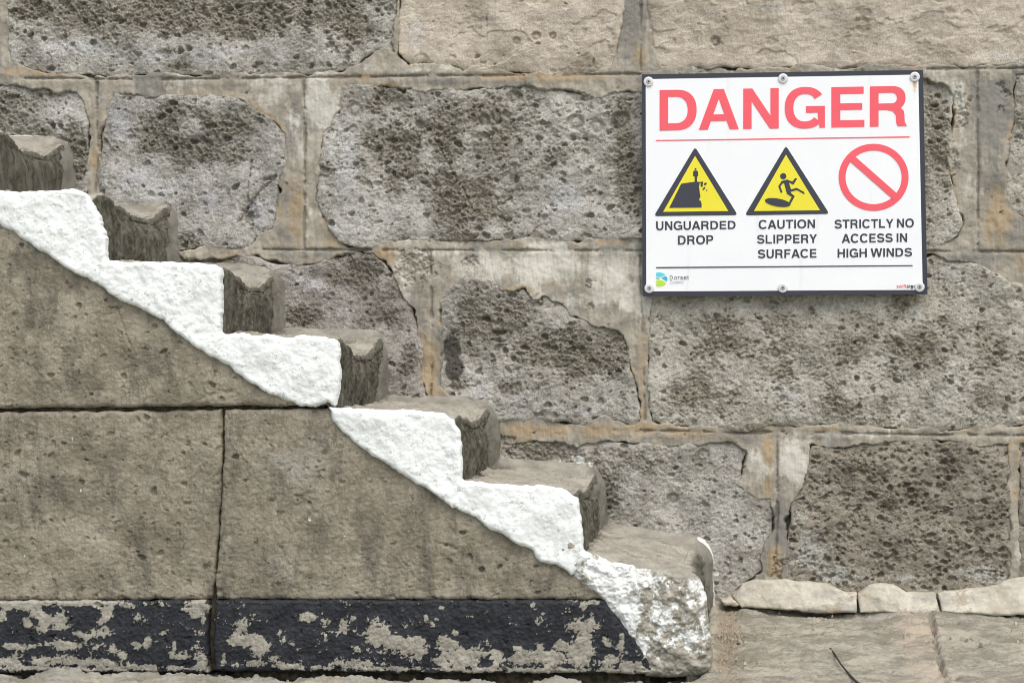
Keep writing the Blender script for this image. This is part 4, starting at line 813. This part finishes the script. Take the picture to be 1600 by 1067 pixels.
CAPS = {                                                      # width, pieces; a piece is an outline with its holes
 'A': (670, [[[(0,0),(152,0),(335,530),(335,700),(250,700)]], [[(670,0),(518,0),(335,530),(335,700),(420,700)]], [rect(170,148,500,262)]]),
 'C': (660, [[ringC(38, 322)]]),
 'D': (610, [[[(0,0)] + earc(290, 350, 320, 350, -90, 90) + [(0,700)], [(140,122),(140,578)] + earc(270, 350, 192, 228, 90, -90)]]),
 'E': (520, [[[(0,0),(520,0),(520,122),(140,122),(140,300),(485,300),(485,415),(140,415),(140,578),(508,578),(508,700),(0,700)]]]),
 'F': (490, [[[(0,0),(140,0),(140,290),(440,290),(440,406),(140,406),(140,578),(490,578),(490,700),(0,700)]]]),
 'G': (680, [[ringC(36, 318)], [[(360,262),(560,262),(560,160),(590,0),(680,0),(680,378),(360,378)]]]),
 'H': (580, [[[(0,0),(140,0),(140,298),(440,298),(440,0),(580,0),(580,700),(440,700),(440,420),(140,420),(140,700),(0,700)]]]),
 'I': (140, [[stem]]),
 'L': (500, [[[(0,0),(500,0),(500,122),(140,122),(140,700),(0,700)]]]),
 'N': (580, [[[(0,0),(136,0),(136,478),(434,0),(580,0),(580,700),(444,700),(444,226),(148,700),(0,700)]]]),
 'O': (700, [[earc(350, 350, 350, 362, 0, 352, 56), earc(350, 350, 203, 238, 352, 0, 56)]]),
 'P': (545, [bowl(250, 545)]),
 'R': (600, [bowl(285, 575), [[(300,300),(470,345),(545,270),(556,200),(562,70),(600,0),(448,0),(424,60),(418,190),(370,262),(280,285)]]]),
 'S': (600, [[thick(earc(300, 503, 218, 138, 12, 262, 26) + earc(300, 208, 232, 148, 82, -172, 26), 132)]]),
 'T': (570, [[[(215,0),(355,0),(355,578),(570,578),(570,700),(0,700),(0,578),(215,578)]]]),
 'U': (580, [[[(0,700)] + earc(290, 275, 290, 287, 180, 360) + [(580,700),(440,700)] + earc(290, 275, 150, 165, 360, 180) + [(140,700)]]]),
 'W': (920, [[[(0,700),(150,700),(252,225),(378,700),(542,700),(668,225),(770,700),(920,700),(748,0),(600,0),(460,520),(320,0),(172,0)]]]),
 'Y': (610, [[[(235,0),(375,0),(375,275),(610,700),(450,700),(305,418),(160,700),(0,700),(235,275)]]]),
}
def glyph(ch, light=False):
    """(advance, pieces); capitals drawn above, small letters from embedded outlines"""
    if ch in CAPS and not light:
        w, pc = CAPS[ch]; sb = {'A': 8, 'T': 22, 'Y': 8, 'W': 10, 'C': 38, 'O': 38, 'G': 38, 'S': 34}.get(ch, 58)
        return w + 2 * sb, [[[(x + sb, y) for x, y in L] for L in p] for p in pc]
    adv, Ls = GLY[ch]; k = 700 / 509.0
    Ls = [[(x * k, y * k) for x, y in L] for L in Ls]
    return adv * k, [Ls] if ch == 'o' else [[L] for L in Ls]
THIN = {'D': [[earc(60, 350, 470, 350, -90, 90) + earc(60, 350, 395, 285, 90, -90)], [rect(60, 0, 135, 700)]], 'C': [[earc(340, 350, 310, 362, 40, 320, 40) + earc(340, 350, 245, 297, 320, 40, 40)]]}
def textline(name, txt, box, layer, mat, parent, track=0, letters=None, thin=False):
    """one printed line fitted to its box: (x0, top0, base0, x1, top1, base1) in photograph positions"""
    items = []; pen = 0
    for ch in txt:
        if ch == ' ': pen += 215 + track; continue
        adv, pcs = (640, THIN[ch]) if thin and ch in THIN else glyph(ch)
        items.append([[np.array(L, float) + (pen, 0) for L in p] for p in pcs]); pen += adv + track
    allp = np.concatenate([L for it in items for p in it for L in p]); x0, x1 = allp[:, 0].min(), allp[:, 0].max()
    bx0, t0, b0, bx1, t1, b1 = box
    groups = []
    for gi, it in enumerate(items):
        if letters:
            ap = np.concatenate([L for p in it for L in p]); lx0, lx1 = ap[:, 0].min(), ap[:, 0].max()
        for pi, p in enumerate(it):
            G = []
            for L in p:
                v = L[:, 1] / 700
                if letters: px = letters[gi][0] + (L[:, 0] - lx0) / (lx1 - lx0) * (letters[gi][1] - letters[gi][0])
                else: px = bx0 + (L[:, 0] - x0) / (x1 - x0) * (bx1 - bx0)
                u = (px - bx0) / (bx1 - bx0)
                G.append(PP(np.stack([px, (b0 + (b1 - b0) * u) * (1 - v) + (t0 + (t1 - t0) * u) * v], 1), SY_))
            groups.append((G, pi))
    yf = SY_ - .0055 - .0006 * layer
    me = None; import bmesh
    bm = bmesh.new()
    for G, pi in groups:
        o = loops_mesh(name, G, yf - .00012 * pi, .0009, mat, parent); bm.from_mesh(o.data)
        d = o.data; bpy.data.objects.remove(o); bpy.data.meshes.remove(d)
    me = bpy.data.meshes.new(name); bm.to_mesh(me); bm.free(); me.materials.append(mat)
    return link(bpy.data.objects.new(name, me), parent)
def zb(x0, t0, b0, x1, t1, b1):
    a = Z3([(x0, t0), (x0, b0), (x1, t1), (x1, b1)]); return (a[0][0], a[0][1], a[1][1], a[2][0], a[2][1], a[3][1])
textline("heading_lettering", "DANGER", zb(130, 133, 296, 1127, 116, 278), 1, M_RED, sign, letters=[(980 + a * .3875, 980 + b * .3875) for a, b in [(131,280),(289,450),(468,611),(635,797),(823,956),(978,1128)]])
for txt, bx in [("UNGUARDED",(117,661,697,437,659,692)),("DROP",(205,719,755,347,717,752)),("CAUTION",(530,656,692,757,654,688)),("SLIPPERY",(524,716,751,765,713,748)),("SURFACE",(527,775,810,763,772,807)),
                ("STRICTLY NO",(836,655,690,1155,650,685)),("ACCESS IN",(865,712,748,1128,709,744)),("HIGH WINDS",(848,772,807,1148,768,802))]:
    textline("caption_lettering", txt, zb(*bx), 1, M_INK, sign, 6)
flat("red_rule", [Z3([(116,334),(1138,319),(1138,323.5),(116,338)])], 1, M_RED, sign)
flat("black_rule", [Z3([(117,845),(1150,837),(1150,841.5),(117,850)])], 1, M_INK, sign)
# warning triangles
def triangle(ap, bl_, br_, inner, name="warning_triangle"):
    t = flat(name, [rounded(Z3([ap, br_, bl_]), 3.2)], 1, M_INK, sign)
    flat("yellow_field", [Z3(inner)], 2, M_YEL, t); return t
t1 = triangle((274,362),(108,640),(446,636),[(274,398),(408,620),(145,623)])
k1 = lambda pts: [(1010 + x * .09375, 220 + y * .09375) for x, y in pts]
flat("cliff_symbol", [Z3([(170,607),(218,510)]) + k1([(805,688),(805,600),(780,598),(780,520),(800,502),(842,502),(862,520),(862,598),(845,600),(845,686),(890,692),(948,684),(935,780),(905,765),(905,705),(890,705),(880,770),(888,850),(903,930),(878,998),(905,1003),(922,1060)]) + Z3([(300,606)])], 3, M_INK, t1)
flat("walker_head", [k1(circ(820, 477, 16, n=16))], 3, M_INK, t1)
for L in ([(962,715),(1000,700),(1010,718),(985,748),(958,740)], [(965,775),(988,790),(955,825),(930,818)], [(1005,820),(1022,828),(1008,842),(992,836)]): flat("falling_rock", [k1(L)], 3, M_INK, t1)
t2 = triangle((640,357),(474,637),(815,631),[(640,393),(777,617),(511,620)])
k2 = lambda pts: [(1160 + x * .09375, 225 + y * .09375) for x, y in pts]
flat("slipping_figure", [k2(circ(680, 543, 52, 52, 28)), k2([(655,622),(745,598),(830,632),(880,575),(912,582),(850,684),(775,648),(810,762),(905,736),(1030,808),(1033,843),(905,775),(805,802),(808,822),(872,875),(800,1005),(770,985),(822,888),(742,838),(695,665),(675,658),(632,712),(668,808),(640,822),(597,710)])], 3, M_INK, t2)
pud = [(588 + 212 * math.cos(t) - 8 * math.sin(t) * 0, 980 + 66 * math.sin(t) + 34 * math.cos(t)) for t in np.linspace(0, 6.2832, 40, endpoint=False)]
flat("puddle", [k2(pud)], 4, M_INK, t2)
# prohibition ring
ring = flat("prohibition_ring", [Z3(circ(993, 484, 141, 135, 72)), Z3(circ(993, 484, 113, 108, 72))[::-1]], 1, M_RED, sign)
flat("slash_bar", [Z3(bar((905, 407), (1081, 562), 28))], 2, M_RED, ring)
# council mark
k3 = lambda pts: [(1000 + x * .075, 400 + y * .075) for x, y in pts]
lg = flat("council_emblem", [k3([(340,348),(400,343),(450,348),(500,368),(535,392),(490,410),(440,432),(400,440),(340,428)])], 1, M_CYAN, sign)
flat("emblem_wave", [k3([(448,460),(500,432),(545,425),(568,440),(575,480),(570,530),(520,505)])], 1, M_TEAL, lg)
flat("emblem_wave", [k3([(342,452),(390,460),(425,470),(385,482),(342,484)])], 1, M_GREEN, lg)
flat("emblem_wave", [k3([(342,508),(400,500),(460,508),(520,540),(545,565),(520,600),(470,625),(410,633),(342,628)])], 1, M_LIME, lg)
textline("council_lettering", "Dorset", tuple(k3([(625,0)])[0][:1]) + (400 + 405*.075, 400 + 495*.075, 1000 + 1020*.075, 400 + 402*.075, 400 + 492*.075), 1, M_GREYINK, sign, 30, None, True)
textline("council_lettering", "Council", (1000 + 628*.075, 400 + 512*.075, 400 + 574*.075, 1000 + 908*.075, 400 + 510*.075, 400 + 572*.075), 1, M_PALEINK, sign, 30, None, True)
k4 = lambda x, y: (1360 + x * .075, 400 + y * .075)
textline("maker_lettering", "swift", k4(543, 0)[:1] + (400 + 592*.075, 400 + 668*.075) + k4(748, 0)[:1] + (400 + 592*.075, 400 + 668*.075), 1, M_RED, sign, 0)
textline("maker_lettering", "sign", k4(752, 0)[:1] + (400 + 592*.075, 400 + 668*.075) + k4(945, 0)[:1] + (400 + 592*.075, 400 + 668*.075), 1, M_INK, sign, 0)
# screws with washers
def lathe(name, cx, cz, prof, mat, parent, n=28):
    V, F = [], []
    for i, (r, y) in enumerate(prof):
        for q in range(n): V.append((cx + r * math.cos(q * 2 * math.pi / n), y, cz + r * math.sin(q * 2 * math.pi / n)))
    for i in range(len(prof) - 1):
        for q in range(n): F.append((i * n + q, i * n + (q + 1) % n, (i + 1) * n + (q + 1) % n, (i + 1) * n + q))
    return mesh_np(name, np.array(V), [np.array(F)], mat, parent)
for (px, py) in [(1013.5,128.5),(1223.5,123.5),(1429,121),(1014.7,450.5),(1223,450),(1436.5,448.5)]:
    x, z = P(px, py, SY_); y = SY_ - .006
    w = lathe("screw", x, z, [(.0115, y + .002), (.0117, y - .0012), (.0108, y - .0024), (.0070, y - .0030), (.0060, y - .0026), (.0001, y - .0026)], M_WASH, sign)
    hd = lathe("screw_head", x, z, [(.0056, y - .0020), (.0053, y - .0036), (.0042, y - .0041), (.0017, y - .0041), (.0015, y - .0024), (.0001, y - .0024)], M_SCREW, w, 20)
    lathe("screw_head", x, z, [(.0020, y - .0042), (.0001, y - .0043)], M_RECESS, w, 12)
